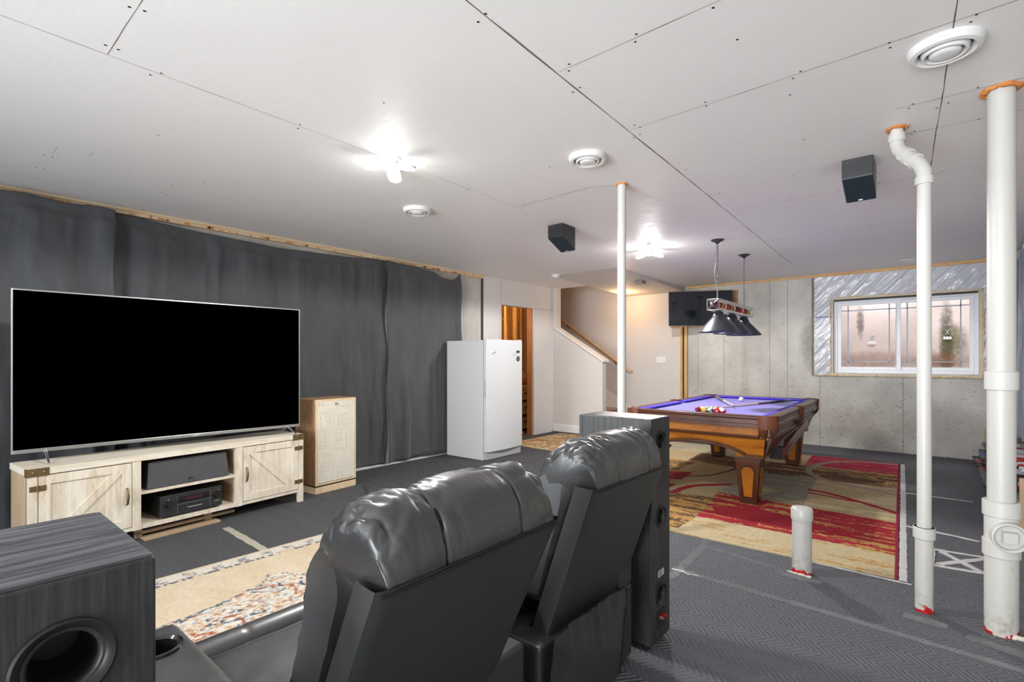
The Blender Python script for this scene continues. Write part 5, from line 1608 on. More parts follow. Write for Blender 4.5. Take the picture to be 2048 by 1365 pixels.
def recliner(y0, y1, xs, label, seed, armL, armR, seams, base, flap=None, lean=0.455):
    """y0..y1 = back width, xs = x of the rear seam; local origin at floor"""
    r = thing('recliner', label, 'recliner', (xs, (y0 + y1) / 2, 0), 0, 'black leather recliners')
    Ti = Matrix.Translation((-xs, -(y0 + y1) / 2, 0))
    def nb(): b = MB(); b.M = Ti; return b
    ZS = 0.865
    # rear shell: leaning flat panel with its side strip
    b = nb()
    sl_ = lean
    zb = 0.34
    def rx(z): return xs - (ZS - z) * sl_
    nz, ny = 40, 40
    Zg = np.linspace(zb, ZS + 0.01, nz); Yg = np.linspace(y0, y1, ny)
    YY, ZZ = np.meshgrid(Yg, Zg, indexing='ij')
    ed = np.minimum(np.minimum(YY - y0, y1 - YY) / 0.03, 1)
    XX = xs - (ZS - ZZ) * sl_ - 0.010 * (1 - ed) ** 2 + 0.006 * (fbm(YY * 4, ZZ * 4, 0, 3, seed) - 0.5)
    b.grid(np.stack([XX, YY, ZZ], -1))
    for yy, sg in ((y0, 1), (y1, -1)):
        # side strip
        zz = np.linspace(zb, ZS + 0.01, nz); tt = np.linspace(0, 1, 8)
        A, B_ = np.meshgrid(zz, tt, indexing='ij')
        Xs = xs - (ZS - A) * sl_ - 0.010 - B_ * 0.075
        Ys = yy + sg * (0.008 * B_ ** 2)
        b.grid(np.stack([Xs, Ys + 0 * A, A], -1))
    b.box(rx(zb) - 0.10, rx(zb), y0 + 0.01, y1 - 0.01, zb - 0.01, zb)
    b.build('rear_panel', M_LEAM, r, smooth=50)
    # front cushion: loft along y with inset ends
    prof = [(rx(0.42) - 0.085, 0.42), (rx(0.60) - 0.080, 0.60), (rx(0.80) - 0.075, 0.80), (xs - 0.075, 0.88), (xs - 0.12, 0.95), (xs - 0.20, 0.95), (xs - 0.275, 0.88), (xs - 0.30, 0.76), (xs - 0.36, 0.60), (xs - 0.44, 0.47), (xs - 0.40, 0.42), (rx(0.42) - 0.12, 0.41)]
    px_, pz_ = loop_pts(prof + [prof[0]], 90)
    cx0, cz0 = px_.mean(), pz_.mean()
    M = 60
    V = np.linspace(-1, 1, M)
    P = np.zeros((M, len(px_), 3))
    for i, v in enumerate(V):
        e = abs(v)
        sc = (1 - max(0, (e - 0.82) / 0.18) ** 2.2 * 0.35)
        P[i, :, 0] = cx0 + (px_ - cx0) * sc; P[i, :, 2] = cz0 + (pz_ - cz0) * (0.5 + 0.5 * sc)
        P[i, :, 1] = (y0 + y1) / 2 + v * ((y1 - y0) / 2 - 0.010)
    wr = fbm(P[..., 0] * 6 + P[..., 2] * 5, P[..., 2] * 9, P[..., 1] * 7, 3, seed + 2)
    rid = (1 - np.abs(2 * wr - 1)) ** 3
    edge = np.abs(V)[:, None] ** 4
    P[..., 1] += np.sign(V)[:, None] * edge * (rid * 0.007 - 0.003)
    b = nb(); b.grid(P)
    for i in (0, M - 1):
        b.add([tuple(q) for q in P[i, :-1]], [tuple(range(P.shape[1] - 1))])
    b.build('back_cushion', M_LEA, r, smooth=70)
    # pillow rolled over the top
    arc = [(xs + 0.002, ZS), (xs + 0.006, ZS + 0.035), (xs - 0.004, ZS + 0.085), (xs - 0.035, ZS + 0.130), (xs - 0.085, ZS + 0.160), (xs - 0.145, ZS + 0.158), (xs - 0.205, ZS + 0.125), (xs - 0.248, ZS + 0.07), (xs - 0.268, ZS + 0.0), (xs - 0.280, ZS - 0.07)]
    ax, az = loop_pts(arc, 80)
    S_ = np.linspace(0, 1, len(ax))
    M = 190
    V = np.linspace(-1, 1, M)
    Y = (y0 + y1) / 2 + V * (y1 - y0) / 2
    cxp, czp = xs - 0.14, ZS - 0.02
    P = np.zeros((M, len(ax), 3))
    for i, v in enumerate(V):
        e = abs(v)
        # rounded, gathered ends: stay fixed at the rear seam, shrink over the top
        k1 = 1 - (max(0, (e - 0.66) / 0.34) ** 3.0) * 0.26 * np.sin(PI * np.clip(S_, 0.0, 1)) ** 0.6
        pf = 0.0
        for (a_, c_) in zip([y0] + seams, seams + [y1]):
            if a_ <= Y[i] <= c_:
                t = (Y[i] - a_) / (c_ - a_); pf = (4 * t * (1 - t)) ** 0.45
        puff = 0.009 * (pf - 0.6) * np.sin(PI * np.clip(S_ * 1.05, 0, 1)) ** 0.5
        dx_, dz_ = ax - cxp, az - czp
        L_ = np.hypot(dx_, dz_) + 1e-6
        P[i, :, 0] = cxp + dx_ * k1 + dx_ / L_ * puff
        P[i, :, 2] = czp + dz_ * k1 + dz_ / L_ * puff
        P[i, :, 1] = Y[i]
    A = np.broadcast_to(S_[None, :], (M, len(ax))); Yb = np.broadcast_to(Y[:, None], A.shape)
    # creases fan out of each seam and the corners
    near = np.zeros(M)
    for s_y in seams: near = np.maximum(near, np.exp(-((Y - s_y) / 0.06) ** 2))
    near = np.maximum(near, np.clip((np.abs(V) - 0.45) / 0.4, 0, 1))
    w1 = fbm(Yb * 22 + A * 3.0, A * 3.6, 0, 3, seed + 5); w2 = fbm(Yb * 9 - A * 4, A * 5 + Yb * 5, 0, 3, seed + 8)
    cr = (1 - np.abs(2 * w1 - 1)) ** 4; cr2 = (1 - np.abs(2 * w2 - 1)) ** 3
    win = np.sin(PI * np.clip(A, 0, 1)) ** 0.7
    disp = (-0.014 * cr * near[:, None] - 0.014 * cr2 * (0.15 + 0.9 * np.clip((np.abs(V)[:, None] - 0.5) / 0.3, 0, 1)) - 0.003 * (fbm(Yb * 14, A * 10, 0, 2, seed) - 0.5)) * win
    for s_y in seams:
        disp -= 0.009 * np.exp(-((Yb - s_y) / 0.0035) ** 2)
    dx_, dz_ = P[..., 0] - cxp, P[..., 2] - czp; L_ = np.hypot(dx_, dz_)
    P[..., 0] += dx_ / L_ * disp; P[..., 2] += dz_ / L_ * disp
    # pull the end columns into rounded cheeks
    tuck = np.clip((np.abs(V) - 0.80) / 0.20, 0, 1)[:, None] ** 3
    P[..., 1] -= np.sign(V)[:, None] * tuck * 0.030 * (1 - win * 0.7)
    b = nb(); b.grid(P)
    for i in (0, M - 1):
        ring_ = [tuple(q) for q in P[i]]
        mid = (P[i, :, 0].mean() - 0.01, float(P[i, :, 1].mean()) + (0.012 if i else -0.012), float(P[i, :, 2].mean()) - 0.02)
        n_ = len(ring_)
        b.add(ring_ + [mid], [(q, q + 1, n_) for q in range(n_ - 1)] + [(n_ - 1, 0, n_)])
    pil = b.build('head_pillow', M_LEA, r, smooth=75)
    # seams
    b = nb()
    b.tube([(xs + 0.004, y, ZS) for y in np.linspace(y0 + 0.004, y1 - 0.004, 24)], 0.0032, 6)
    b.build('rear_seam', M_THREAD, r)
    for s_y in seams:
        i = int(np.argmin(np.abs(Y - s_y)))
        b = nb(); b.tube([tuple(q) for q in P[i, 1:-4:2]], 0.0024, 6); b.build('pillow_seam', M_THREAD, pil)
    # base, seat, footrest roll, arms
    bx0, bx1 = xs - 0.80, xs - 0.20
    b = nb()
    b.box(bx0, -1.0, base[0], base[1], 0.03, 0.40 if base[0] < 1 else 0.34)
    if base[0] > 1: b.box(-1.30, -1.0, 1.90, base[1], 0.34, 0.50)
    b.build('base', M_LEAM, r, bevel=0.012)
    sy0, sy1 = armL[1], armR[0]
    b = nb()
    n1_, n2_ = 50, 50
    X, Yv = np.meshgrid(np.linspace(-1.56, xs - 0.33, n1_), np.linspace(sy0 + 0.004, sy1 - 0.004, n2_), indexing='ij')
    ex = np.minimum((X + 1.56) / 0.05, 1); ey = np.minimum(np.minimum(Yv - sy0, sy1 - Yv) / 0.05, 1)
    Zv = 0.455 + 0.03 * np.clip(ex, 0, 1) ** 0.5 * np.clip(ey, 0, 1) ** 0.5 + 0.008 * (fbm(X * 6, Yv * 6, 0, 3, seed) - 0.5)
    b.grid(np.stack([X, Yv, Zv], -1), True)
    b.box(-1.56, xs - 0.33, sy0 + 0.004, sy1 - 0.004, 0.38, 0.455)
    b.build('seat_cushion', M_LEA, r, smooth=60)
    b = nb()
    ang = np.linspace(-0.5 * PI, 1.05 * PI, 40)
    nY = 70
    P2 = np.zeros((nY, 40, 3))
    ys_ = np.linspace(sy0 + 0.004, sy1 - 0.004, nY)
    sm = [sy0 + 0.28 * (sy1 - sy0)]
    for i, yv in enumerate(ys_):
        g_ = 1 - 0.05 * max(np.exp(-((yv - q) / 0.006) ** 2) for q in sm)
        rr = 0.062 * g_
        P2[i, :, 0] = -1.615 - 0.0 + rr * 1.0 * np.sin(ang - PI / 2)
        P2[i, :, 2] = 0.425 + rr * np.cos(ang - PI / 2)
        P2[i, :, 1] = yv
    b.grid(P2)
    b.box(-1.672, -1.56, sy0 + 0.004, sy1 - 0.004, 0.10, 0.40)
    b.build('footrest', M_LEA, r, smooth=60)
    for (a_, c_) in (armL, armR):
        b = nb()
        outer = (a_, c_) == armL and (c_ - a_) > 0.14
        xr = -1.02 if outer else -1.22
        b.box(-1.60, xr, a_, c_, 0.03, 0.50)
        # padded top
        xr += 0.04
        X, Yv = np.meshgrid(np.linspace(-1.615, xr, 60), np.linspace(a_ - 0.006, c_ + 0.006, 30), indexing='ij')
        hx = np.clip(np.minimum((X + 1.615) / 0.07, (xr - X) / 0.07), 0, 1); hy = np.clip(np.minimum(Yv - a_ + 0.006, c_ + 0.006 - Yv) / 0.035, 0, 1)
        Zv = 0.50 + 0.095 * np.sqrt(1 - (1 - hx) ** 2) ** 0.8 * np.sqrt(1 - (1 - hy) ** 2) ** 0.8 + 0.006 * (fbm(X * 9, Yv * 9, 0, 3, seed + 1) - 0.5) * hx * hy
        cxh, cyh = -1.455, (a_ + c_) / 2
        rad = np.hypot(X - cxh, Yv - cyh)
        hole = rad < 0.047 if (a_, c_) == armL and (c_ - a_) > 0.14 else np.zeros_like(rad, bool)
        Zv = np.where(hole, 0.50, Zv)
        b.grid(np.stack([X, Yv, Zv], -1), True)
        am = b.build('armrest', M_LEA, r, smooth=70)
        if hole.any():
            b = nb(); b.lathe([(0.0, 0.515), (0.040, 0.515), (0.044, 0.596), (0.050, 0.602), (0.056, 0.600), (0.057, 0.594), (0.050, 0.590)], 40, (cxh, cyh, 0))
            b.build('cup_holder', simple('cup_black', (0.010, 0.010, 0.010), 0.15, 0, 0.6), am, smooth=40)
    if flap:
        fy0, fy1, fz0, fz1 = flap
        Yv, Zv = np.meshgrid(np.linspace(fy0, fy1, 70), np.linspace(0, 1, 60), indexing='ij')
        top = fz1 + 0.0 * Yv
        Z_ = fz0 + (top - fz0) * Zv
        g_ = 1 - np.abs(2 * fbm(Yv * 16 + Z_ * 4, Z_ * 2.2, 0, 2, seed + 4) - 1)
        g_ = g_ * np.clip(Zv * 1.5 - 0.25, 0, 1)
        X_ = -0.978 + 0.020 * g_ ** 2 * Zv + 0.014 * np.sin(PI * Zv) + 0.020 * Zv ** 3 + 0.006 * fbm(Yv * 5, Z_ * 5, 0, 2, seed)
        b = nb(); b.grid(np.stack([X_, Yv, Z_], -1)); o = b.build('rear_flap', M_LEA, r, smooth=80)
        b = nb(); b.tube([(float(X_[-1, q]) + 0.002, fy1, float(Z_[-1, q])) for q in range(0, 60, 3)], 0.003, 6); b.build('flap_seam', M_THREAD, r)
    return r
recliner(0.545, 1.130, -0.775, 'black leather recliner nearest the camera with a cup holder in its left arm', 3, (0.30, 0.475), (1.135, 1.255), [0.720, 0.969], (0.475, 1.262))
recliner(1.430, 1.990, -0.845, 'second black leather recliner beside the tower speaker, with a loose rear flap', 17, (1.33, 1.44), (1.89, 2.006), [1.60, 1.84], (1.345, 2.006), flap=(1.335, 1.845, 0.03, 0.40), lean=0.34)

# ================================================================== rugs (woven colour stored on the mesh)
def attr_mat(name, rough=0.95, bump=0.5, bsc=420):
    k = NM(name)
    a = k.n.new('ShaderNodeAttribute'); a.attribute_name = 'yarn'
    p = k.obj()
    n = k.noise(p, bsc, 2)
    c = k.mix(k.math('MULTIPLY', n, 0.35), a.outputs['Color'], (0.12, 0.09, 0.06))
    k.set(c, rough, 0, 0.15, k.bump(n, bump, 0.003))
    return k.m
def rug(name, x0, x1, y0, y1, step, colfn, mat, rotz, origin, label, th=0.008):
    nx, ny = int((x1 - x0) / step) + 1, int((y1 - y0) / step) + 1
    X, Y = np.meshgrid(np.linspace(x0, x1, nx), np.linspace(y0, y1, ny), indexing='ij')
    c, s = math.cos(rotz), math.sin(rotz)
    WX = origin[0] + X * c - Y * s; WY = origin[1] + X * s + Y * c
    C = colfn(X, Y, WX, WY)
    Z = np.full_like(X, th)
    me = bpy.data.meshes.new(name)
    V = np.stack([X, Y, Z], -1).reshape(-1, 3)
    i = np.arange(nx - 1)[:, None] * ny + np.arange(ny - 1)[None, :]
    F = np.stack([i, i + ny, i + ny + 1, i + 1], -1).reshape(-1, 4)
    # skirt
    rim = [j for j in range(ny)] + [a * ny + ny - 1 for a in range(1, nx)] + [(nx - 1) * ny + j for j in range(ny - 2, -1, -1)] + [a * ny for a in range(nx - 2, 0, -1)]
    base = len(V)
    V2 = V[rim].copy(); V2[:, 2] = 0.0
    m = len(rim)
    F2 = [(rim[a], rim[(a + 1) % m], base + (a + 1) % m, base + a) for a in range(m)]
    me.from_pydata(np.vstack([V, V2]).tolist(), [], F.tolist() + F2)
    at = me.color_attributes.new('yarn', 'FLOAT_COLOR', 'POINT')
    cc = np.ones((len(V) + m, 4)); cc[:len(V), :3] = C.reshape(-1, 3); cc[len(V):, :3] = C.reshape(-1, 3)[rim]
    at.data.foreach_set('color', cc.ravel())
    me.materials.append(mat); me.update()
    o = bpy.data.objects.new(name, me); COL.objects.link(o)
    o.location = (origin[0], origin[1], 0.0); o.rotation_euler = (0, 0, rotz)
    return tag(o, label, 'rug')

def inside(poly, X, Y):
    r = np.zeros(X.shape, bool); n = len(poly)
    for i in range(n):
        x0, y0 = poly[i]; x1, y1 = poly[(i + 1) % n]
        if y0 == y1: continue
        c = ((y0 > Y) != (y1 > Y)) & (X < (x1 - x0) * (Y - y0) / (y1 - y0) + x0)
        r ^= c
    return r
def near_line(pts, X, Y):
    d = np.full(X.shape, 9.0)
    for (x0, y0), (x1, y1) in zip(pts[:-1], pts[1:]):
        L2 = (x1 - x0) ** 2 + (y1 - y0) ** 2
        t = np.clip(((X - x0) * (x1 - x0) + (Y - y0) * (y1 - y0)) / L2, 0, 1)
        d = np.minimum(d, np.hypot(X - x0 - t * (x1 - x0), Y - y0 - t * (y1 - y0)))
    return d
def bezier_smooth(pts, n=6):
    P = [np.array(p) for p in pts]; out = []
    for i in range(len(P) - 1):
        a, b_, c, d = P[max(i - 1, 0)], P[i], P[i + 1], P[min(i + 2, len(P) - 1)]
        for q in range(n):
            t = q / n
            out.append(tuple(0.5 * ((2 * b_) + (-a + c) * t + (2 * a - 5 * b_ + 4 * c - d) * t * t + (-a + 3 * b_ - 3 * c + d) * t ** 3)))
    out.append(tuple(P[-1])); return out

TAN, TANL, GOLD, RED, RED2, BRN, GRY, CRIM = (np.array(c) for c in ((0.52, 0.40, 0.22), (0.66, 0.54, 0.33), (0.58, 0.33, 0.10), (0.40, 0.012, 0.035), (0.55, 0.02, 0.09), (0.13, 0.075, 0.05), (0.30, 0.285, 0.225), (0.36, 0.01, 0.045)))
def big_rug(X, Y, WX, WY):
    C = np.zeros(X.shape + (3,)); C[:] = TAN
    u = fbm(WX * 3.0, WY * 22, 0, 4, 1); v = fbm(WX * 9, WY * 90, 0, 3, 5); w2 = fbm(WX * 34, WY * 80, 0, 3, 8)
    jx = WX + 0.02 * (fbm(WX * 3, WY * 60, 0, 3, 12) - 0.5); jy = WY + 0.02 * (fbm(WX * 40, WY * 9, 0, 3, 14) - 0.5)
    def fill(poly, base, alt, thr, thr2=None, alt2=None):
        m = inside(poly, jx, jy)
        C[m] = base
        s = m & ((u * 0.6 + w2 * 0.4) > thr); C[s] = alt
        if alt2 is not None:
            s = m & ((v * 0.5 + w2 * 0.5) > thr2); C[s] = alt2
    # parts hidden from the doorway side carry on the same patchwork
    fill([(-3.4, 3.5), (-2.0, 3.5), (-2.0, 4.75), (-3.4, 4.75)], TANL, GOLD, 0.58)
    fill([(-3.4, 4.75), (-2.05, 4.75), (-2.05, 5.1), (-3.4, 5.1)], RED, GOLD, 0.62)
    fill([(-3.4, 5.7), (-2.3, 5.7), (-2.3, 6.4), (-3.4, 6.4)], BRN, GOLD, 0.56)
    fill([(-3.4, 7.05), (-1.8, 7.05), (-1.8, 8.0), (-3.4, 8.0)], GRY * 1.5, TANL, 0.56)
    fill([(-1.55, 3.70), (-1.52, 4.18), (-0.19, 4.19), (-0.1, 3.70)], TANL, GOLD, 0.60, 0.66, TANL * 1.15)
    fill([(-1.62, 5.05), (-1.01, 5.06), (-0.20, 5.01), (-0.15, 4.18), (-0.83, 4.19), (-1.51, 4.17)], RED, GOLD, 0.575)
    m = inside([(-1.4, 4.32), (-0.75, 4.30), (-0.6, 4.55), (-1.2, 4.75), (-1.5, 4.55)], jx, jy); C[m] = RED
    fill([(-2.2, 4.73), (-1.57, 4.86), (-1.5, 4.09), (-1.51, 3.79), (-2.2, 3.79)], BRN, GOLD, 0.50)
    fill([(-1.63, 5.32), (-1.51, 6.27), (-0.98, 6.35), (-0.89, 5.07), (-1.61, 5.05)], GRY, TAN, 0.60)
    fill([(-0.97, 6.29), (-0.25, 6.36), (-0.18, 5.03), (-0.89, 5.07)], TAN, TANL, 0.55)
    fill([(-1.69, 7.0), (-1.19, 7.02), (-0.98, 6.34), (-1.52, 6.26)], BRN, GOLD, 0.56)
    fill([(-2.48, 7.07), (-1.85, 7.04), (-1.84, 6.38), (-2.43, 6.43)], BRN, GOLD, 0.58)
    fill([(-1.19, 6.98), (-0.28, 7.06), (-0.26, 6.34), (-0.98, 6.32)], BRN, GOLD, 0.53)
    fill([(-1.28, 8.1), (-0.2, 8.1), (-0.25, 7.10), (-0.96, 7.05), (-1.22, 7.04)], RED2, GOLD, 0.60)
    fill([(-1.79, 7.7), (-1.28, 8.0), (-1.22, 7.04), (-1.69, 7.0)], TANL, TAN, 0.55)
    fill([(-2.5, 5.72), (-2.12, 5.75), (-2.09, 5.35), (-2.5, 5.14)], RED, GOLD, 0.60)
    for pts, col, wd in (([(-0.25, 6.05), (-0.39, 6.1), (-0.71, 6.22), (-0.88, 6.3), (-1.05, 6.52), (-1.12, 6.72), (-1.13, 6.98), (-1.04, 7.38), (-0.76, 7.72), (-0.33, 7.80)], GRY * 1.25, 0.035),
                         ([(-0.94, 5.74), (-0.81, 5.72), (-0.65, 5.63), (-0.45, 5.5), (-0.24, 5.33), (-0.15, 5.27)], CRIM, 0.032),
                         ([(-0.92, 5.61), (-0.79, 5.59), (-0.64, 5.55), (-0.49, 5.52)], CRIM, 0.022),
                         ([(-2.3, 4.6), (-1.98, 4.77), (-1.94, 4.99), (-1.87, 5.2), (-1.63, 5.45)], CRIM, 0.040),
                         ([(-2.4, 5.3), (-2.09, 5.56), (-1.94, 5.72), (-1.87, 5.92), (-1.81, 6.32), (-1.9, 6.7)], BRN, 0.022)):
        d = near_line(bezier_smooth(pts), WX, WY) + 0.012 * (w2 - 0.5)
        C[d < wd] = col
    n = fbm(WX * 60, WY * 60, 0, 2, 33)
    C *= (0.85 + 0.3 * n)[..., None]
    e = X > X.max() - 0.018
    C[e] = CRIM
    return np.clip(C, 0, 1)
M_YARN = attr_mat('woven_yarn')
rug('rug', -2.95, 0.0, 0.0, 4.13, 0.0065, big_rug, M_YARN, math.radians(2.3), (-0.165, 3.745), 'large red, gold and brown patchwork rug under the pool table')

CREAM = np.array((0.66, 0.54, 0.38)); PALE = np.array((0.68, 0.63, 0.55))
def cream_rug(X, Y, WX, WY):
    C = np.zeros(X.shape + (3,)); C[:] = CREAM
    n = fbm(WX * 4, WY * 8, 0, 3, 3); fine = fbm(WX * 95, WY * 50, 0, 3, 7); f2 = fbm(WX * 80, WY * 40, 0, 3, 17); f3 = fbm(WX * 60, WY * 36, 0, 3, 27)
    C += (n - 0.5)[..., None] * np.array((0.12, 0.12, 0.14))
    e = X - X.min()
    band = (e > 0.02) & (e < 0.125); C[band] = PALE
    mot = (np.sin(WY * 42) > 0.15) & (np.abs(e - 0.07) < 0.036) & (np.abs(np.sin(WY * 21)) > 0.2)
    C[mot & (fine > 0.50)] = (0.20, 0.22, 0.24); C[mot & (f2 > 0.60)] = (0.55, 0.42, 0.33)
    dash = (np.abs(e - 0.135) < 0.012) & (fbm(WX * 5, WY * 55, 0, 2, 44) > 0.48); C[dash] = (0.12, 0.13, 0.17)
    d2 = (np.abs(e - 0.118) < 0.004) & (fbm(WX * 5, WY * 80, 0, 2, 45) > 0.5); C[d2] = (0.35, 0.27, 0.25)
    # scalloped ornamented field
    edge = 0.56 + 0.10 * np.abs(np.sin((WY - 0.25) * 3.2)) - 0.18 * np.exp(-((WY - 1.42) / 0.10) ** 2) + 0.05 * (f3 - 0.5)
    fld = e > edge
    C[fld] = CREAM * 0.4 + np.array((0.46, 0.44, 0.40))
    g = fld & (f3 > 0.56); C[g] = (0.64, 0.47, 0.29)
    g = fld & (f2 > 0.62); C[g] = (0.36, 0.45, 0.50)
    g = fld & (fine > 0.66); C[g] = (0.44, 0.20, 0.12)
    g = fld & (fine < 0.36); C[g] = (0.74, 0.70, 0.62)
    rid = np.abs(2 * fbm(WX * 7, WY * 4.5, 0, 3, 61) - 1)
    g = fld & (rid < 0.045) & (fine > 0.42); C[g] = (0.07, 0.11, 0.16)
    out = (np.abs(e - edge) < 0.012) & (f2 > 0.44); C[out] = (0.10, 0.14, 0.18)
    rid2 = np.abs(2 * fbm(WX * 6, WY * 4, 0, 3, 71) - 1)
    g = fld & (rid2 < 0.05) & (f2 > 0.45); C[g] = (0.38, 0.10, 0.05)
    return np.clip(C * (0.9 + 0.2 * fbm(WX * 90, WY * 90, 0, 1, 5))[..., None], 0, 1)
rug('rug', 0.0, 1.75, 0.0, 3.6, 0.0048, cream_rug, M_YARN, math.radians(-2.0), (-3.565, -0.50), 'cream ornamental rug with blue and rust motifs in front of the recliners')
def tan_rug(X, Y, WX, WY):
    C = np.zeros(X.shape + (3,)); C[:] = (0.56, 0.43, 0.24)
    a = fbm(WX * 22, WY * 22, 0, 3, 2); b_ = fbm(WX * 30, WY * 30, 0, 3, 12); c_ = fbm(WX * 9, WY * 9, 0, 3, 22)
    C[a > 0.56] = (0.34, 0.22, 0.11); C[b_ > 0.62] = (0.30, 0.10, 0.05); C[c_ > 0.64] = (0.62, 0.52, 0.34)
    e = np.minimum(np.minimum(X - X.min(), X.max() - X), np.minimum(Y - Y.min(), Y.max() - Y))
    C[(e > 0.10) & (e < 0.115)] = (0.28, 0.18, 0.09); C[e < 0.03] = (0.60, 0.48, 0.28)
    return C
rug('rug', 0.0, 1.35, 0.0, 1.50, 0.011, tan_rug, M_YARN, 0.0, (-5.05, 5.90), 'small tan oriental rug at the foot of the half wall')

# ================================================================== tape on the floor
k = NM('clear_tape')
p = k.obj()
n = k.noise(k.scale(p, (14, 60, 1), (0, 0, 0.6)), 1.0, 3)
k.set(k.mix(n, (0.20, 0.21, 0.23), (0.44, 0.45, 0.47)), 0.16, 0, 0.8, k.bump(n, 0.5, 0.006))
k.b.inputs['Alpha'].default_value = 0.38
M_TAPE = k.m
M_TAPEW = simple('white_tape', (0.62, 0.62, 0.62), 0.3, 0, 0.5, 0.6, 40, 0.15)  # also used on clear tape, where the white stands for its reflection
M_TAPEC = simple('tan_tape', (0.40, 0.37, 0.30), 0.4, 0, 0.5, 0.6, 40, 0.25)
def tape(pts, wd, mat, label, z=0.0012, seed=1):
    rr = random.Random(seed)
    b = MB()
    row = []
    for (x0, y0), (x1, y1) in zip(pts[:-1], pts[1:]):
        L = math.hypot(x1 - x0, y1 - y0); n = max(2, int(L / 0.035)); nx, ny = -(y1 - y0) / L, (x1 - x0) / L
        for i in range(n + (1 if (x1, y1) == pts[-1] else 0)):
            t = i / n; w_ = wd / 2 * rr.uniform(0.82, 1.1)
            px_, py_ = x0 + (x1 - x0) * t, y0 + (y1 - y0) * t
            row.append([(px_ - nx * w_, py_ - ny * w_, z + rr.uniform(0, 0.0025)), (px_, py_, z + rr.uniform(0.001, 0.006)), (px_ + nx * w_, py_ + ny * w_, z + rr.uniform(0, 0.0025))])
    V = np.array(row); b.grid(V)
    lo_ = V.copy(); lo_[..., 2] = 0.0002
    b.grid(lo_)
    o = b.build('floor_tape', mat, smooth=80)
    return tag(o, label, 'tape', 'tape strips on the floor blankets')
tape([(-1.25, 3.06), (-0.95, 3.045), (-0.32, 3.02), (0.30, 2.98)], 0.050, M_TAPE, 'long clear tape strip crossing the floor in front of the capped stub', seed=1)
tape([(-1.245, 3.72), (-1.22, 3.40), (-1.205, 2.90)], 0.055, M_TAPE, 'clear tape strip running from the big rug corner beside the tower speaker', seed=2)
tape([(-1.20, 3.56), (-0.91, 3.50), (-0.70, 3.45)], 0.040, M_TAPE, 'clear tape strip leading from the tower speaker side to the capped stub', seed=3)
tape([(-0.27, 6.23), (0.27, 6.23)], 0.030, M_TAPEW, 'thin white tape strip on the floor, farthest behind the drain pipes', seed=4)
tape([(-0.20, 5.0), (0.02, 4.96), (0.25, 4.90)], 0.045, M_TAPEW, 'white tape strip between the two drain pipes, second farthest', seed=5)
tape([(-0.14, 3.735), (-0.22, 5.9), (-0.30, 7.9)], 0.042, M_TAPEW, 'white tape strip along the right edge of the large rug', seed=6)
tape([(-0.62, 3.72), (-0.10, 3.71)], 0.022, M_TAPEW, 'short white tape strip under the front right corner of the large rug', seed=7)
tape([(-4.20, 1.575), (-3.50, 1.56)], 0.060, M_TAPEC, 'tan tape strip on the floor between the media cabinet and the cream rug', seed=8)
tape([(-4.52, 3.02), (-4.15, 2.82), (-3.7, 2.60)], 0.03, simple('dark_tape', (0.05, 0.05, 0.055), 0.3), 'dark tape strip on the floor beside the tan speaker', seed=9)
tape([(-0.12, 3.25), (0.05, 3.24)], 0.06, M_TAPE, 'clear tape patch at the foot of the narrow drain pipe', seed=10)
tape([(0.12, 3.19), (0.36, 3.12)], 0.07, M_TAPE, 'clear tape patch at the foot of the thick drain stack', seed=11)
tape([(-0.74, 3.40), (-0.50, 3.41)], 0.07, M_TAPE, 'clear tape patch at the foot of the capped stub', seed=12)
for i, (a_, c_) in enumerate((((-0.03, 4.50), (0.26, 4.53)), ((-0.03, 4.15), (0.26, 4.19)), ((0.02, 4.19), (0.25, 4.49)), ((0.04, 4.47), (0.22, 4.20)), ((-0.02, 4.14), (-0.015, 4.52)))):  # crossed patch of clear tape, its reflection put into the white colour
    tape([a_, c_], 0.045, M_TAPEW, ['white tape strip forming the far side of the crossed patch', 'white tape strip forming the near side of the crossed patch', 'white diagonal tape strip of the crossed patch, rising right',
                                    'white diagonal tape strip of the crossed patch, rising left', 'white tape strip forming the left side of the crossed patch'][i], seed=20 + i, z=0.0012 + i * 0.0006)

# ================================================================== low tool rack on the right
r = thing('tool_rack', 'low stepped plywood rack full of handled tools under the blue-grey curtain', 'rack', (0.42, 6.9, 0))
M_PLY = simple('plywood', (0.56, 0.40, 0.24), 0.7, 0, 0.3, 0.1, 30, 0.15)
RY0, RY1 = 5.25, 8.62
tiers = [(0.50, 0.065), (0.54, 0.155), (0.58, 0.245), (0.62, 0.330), (0.66, 0.405)]
for (x, z) in tiers:
    b = MB(); b.box(x - 0.42 - 0.02, 0.34, RY0 - 6.9, RY1 - 6.9, z - 0.012, z); b.build('tier', M_PLY, r)
b = MB(); b.box(0.06, 0.34, RY1 - 6.9, RY1 - 6.9 + 0.018, 0, 0.43); b.build('end_panel', M_PLY, r)
b = MB(); b.box(0.06, 0.34, RY0 - 6.9 - 0.018, RY0 - 6.9, 0, 0.43); b.build('end_panel', M_PLY, r)
TC = {'black': (0.015, 0.016, 0.018), 'grey': (0.10, 0.11, 0.12), 'red': (0.30, 0.015, 0.02), 'silver': (0.50, 0.50, 0.54), 'blue': (0.03, 0.09, 0.32), 'mauve': (0.36, 0.28, 0.30)}
protos = {}; cnt = {}; made = []
rt = random.Random(11)
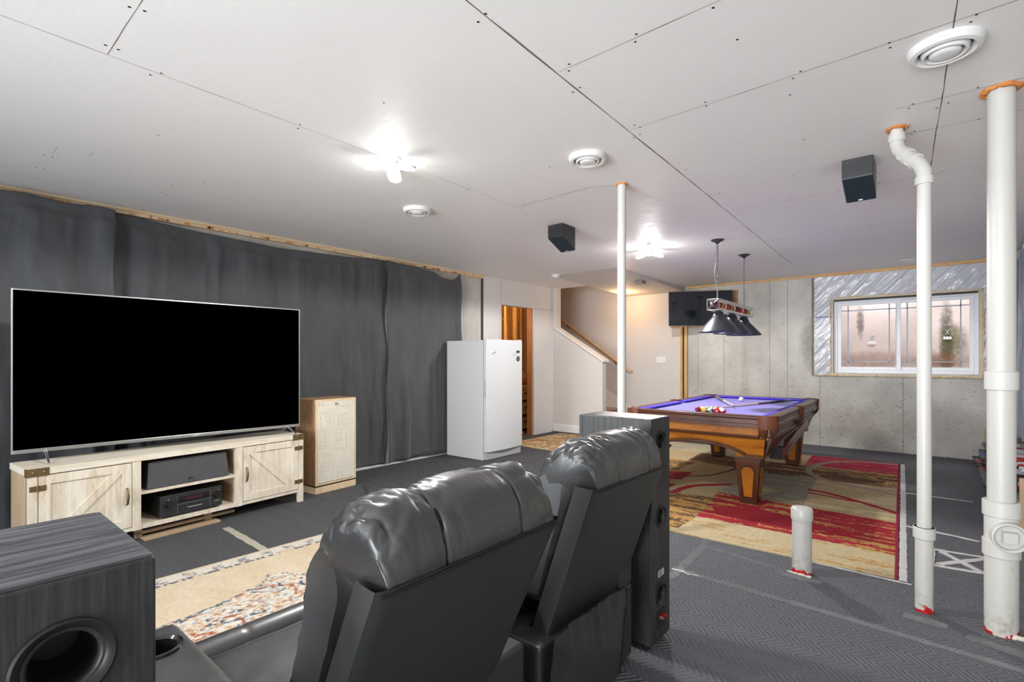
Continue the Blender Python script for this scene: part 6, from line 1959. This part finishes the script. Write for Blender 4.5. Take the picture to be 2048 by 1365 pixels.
def tool_proto(cn):
    m = simple('grip_' + cn, TC[cn], 0.35, 0.0, 0.5)
    rt_ = bpy.data.objects.new('hand_tool', None); COL.objects.link(rt_); rt_.empty_display_size = 0.05
    b = MB(); b.tube([(-0.125, 0, 0.016), (-0.115, 0, 0.016), (-0.06, 0, 0.016), (-0.01, 0, 0.016), (0.0, 0, 0.016)], [0.009, 0.0145, 0.012, 0.0145, 0.010], 8)
    b.build('grip', m, rt_, smooth=50)
    b = MB(); b.tube([(0.0, 0, 0.016), (0.10, 0, 0.016)], [0.006, 0.006], 6)
    b.build('shank', M_SILVER, rt_)
    return rt_
words = {'black': 'black', 'grey': 'dark grey', 'red': 'red', 'silver': 'silver', 'blue': 'blue', 'mauve': 'dusty mauve'}
tword = ['bottom', 'second', 'middle', 'fourth', 'top']
for ti, (x, z) in enumerate(tiers):
    y = RY0 + 0.03
    seq = {0: ['black', 'grey', 'black', 'red'], 1: ['grey', 'black', 'red', 'black', 'blue'], 2: ['red', 'red', 'grey', 'black'], 3: ['black', 'mauve', 'silver', 'grey'], 4: ['mauve', 'silver', 'silver', 'red']}[ti]
    run_ = 0; cn = seq[0]
    while y < RY1 - 0.03:
        if run_ <= 0: cn = rt.choice(seq); run_ = rt.randint(2, 5)
        run_ -= 1
        cnt[(ti, cn)] = cnt.get((ti, cn), 0) + 1
        if cn not in protos:
            o = tool_proto(cn); protos[cn] = o
        else:
            src = protos[cn]; o = src.copy(); COL.objects.link(o)
            for ch in src.children:
                c2 = ch.copy(); COL.objects.link(c2); c2.parent = o
        o.location = (x + rt.uniform(-0.012, 0.012), y, z); o.rotation_euler = (0, 0, rt.uniform(-0.06, 0.06))
        made.append((o, ti, cn, cnt[(ti, cn)]))
        y += rt.uniform(0.062, 0.078)

def ordinal(n):
    return str(n) + ('th' if 10 <= n % 100 <= 20 else {1: 'st', 2: 'nd', 3: 'rd'}.get(n % 10, 'th'))
for o, ti, cn, k_n in made:
    n = cnt[(ti, cn)] - k_n + 1
    tag(o, words[cn] + ' tool handle, ' + ordinal(n) + ' of its colour from the back wall, ' + tword[ti] + ' tier', 'hand tool', 'tools on the ' + tword[ti] + ' tier of the rack')
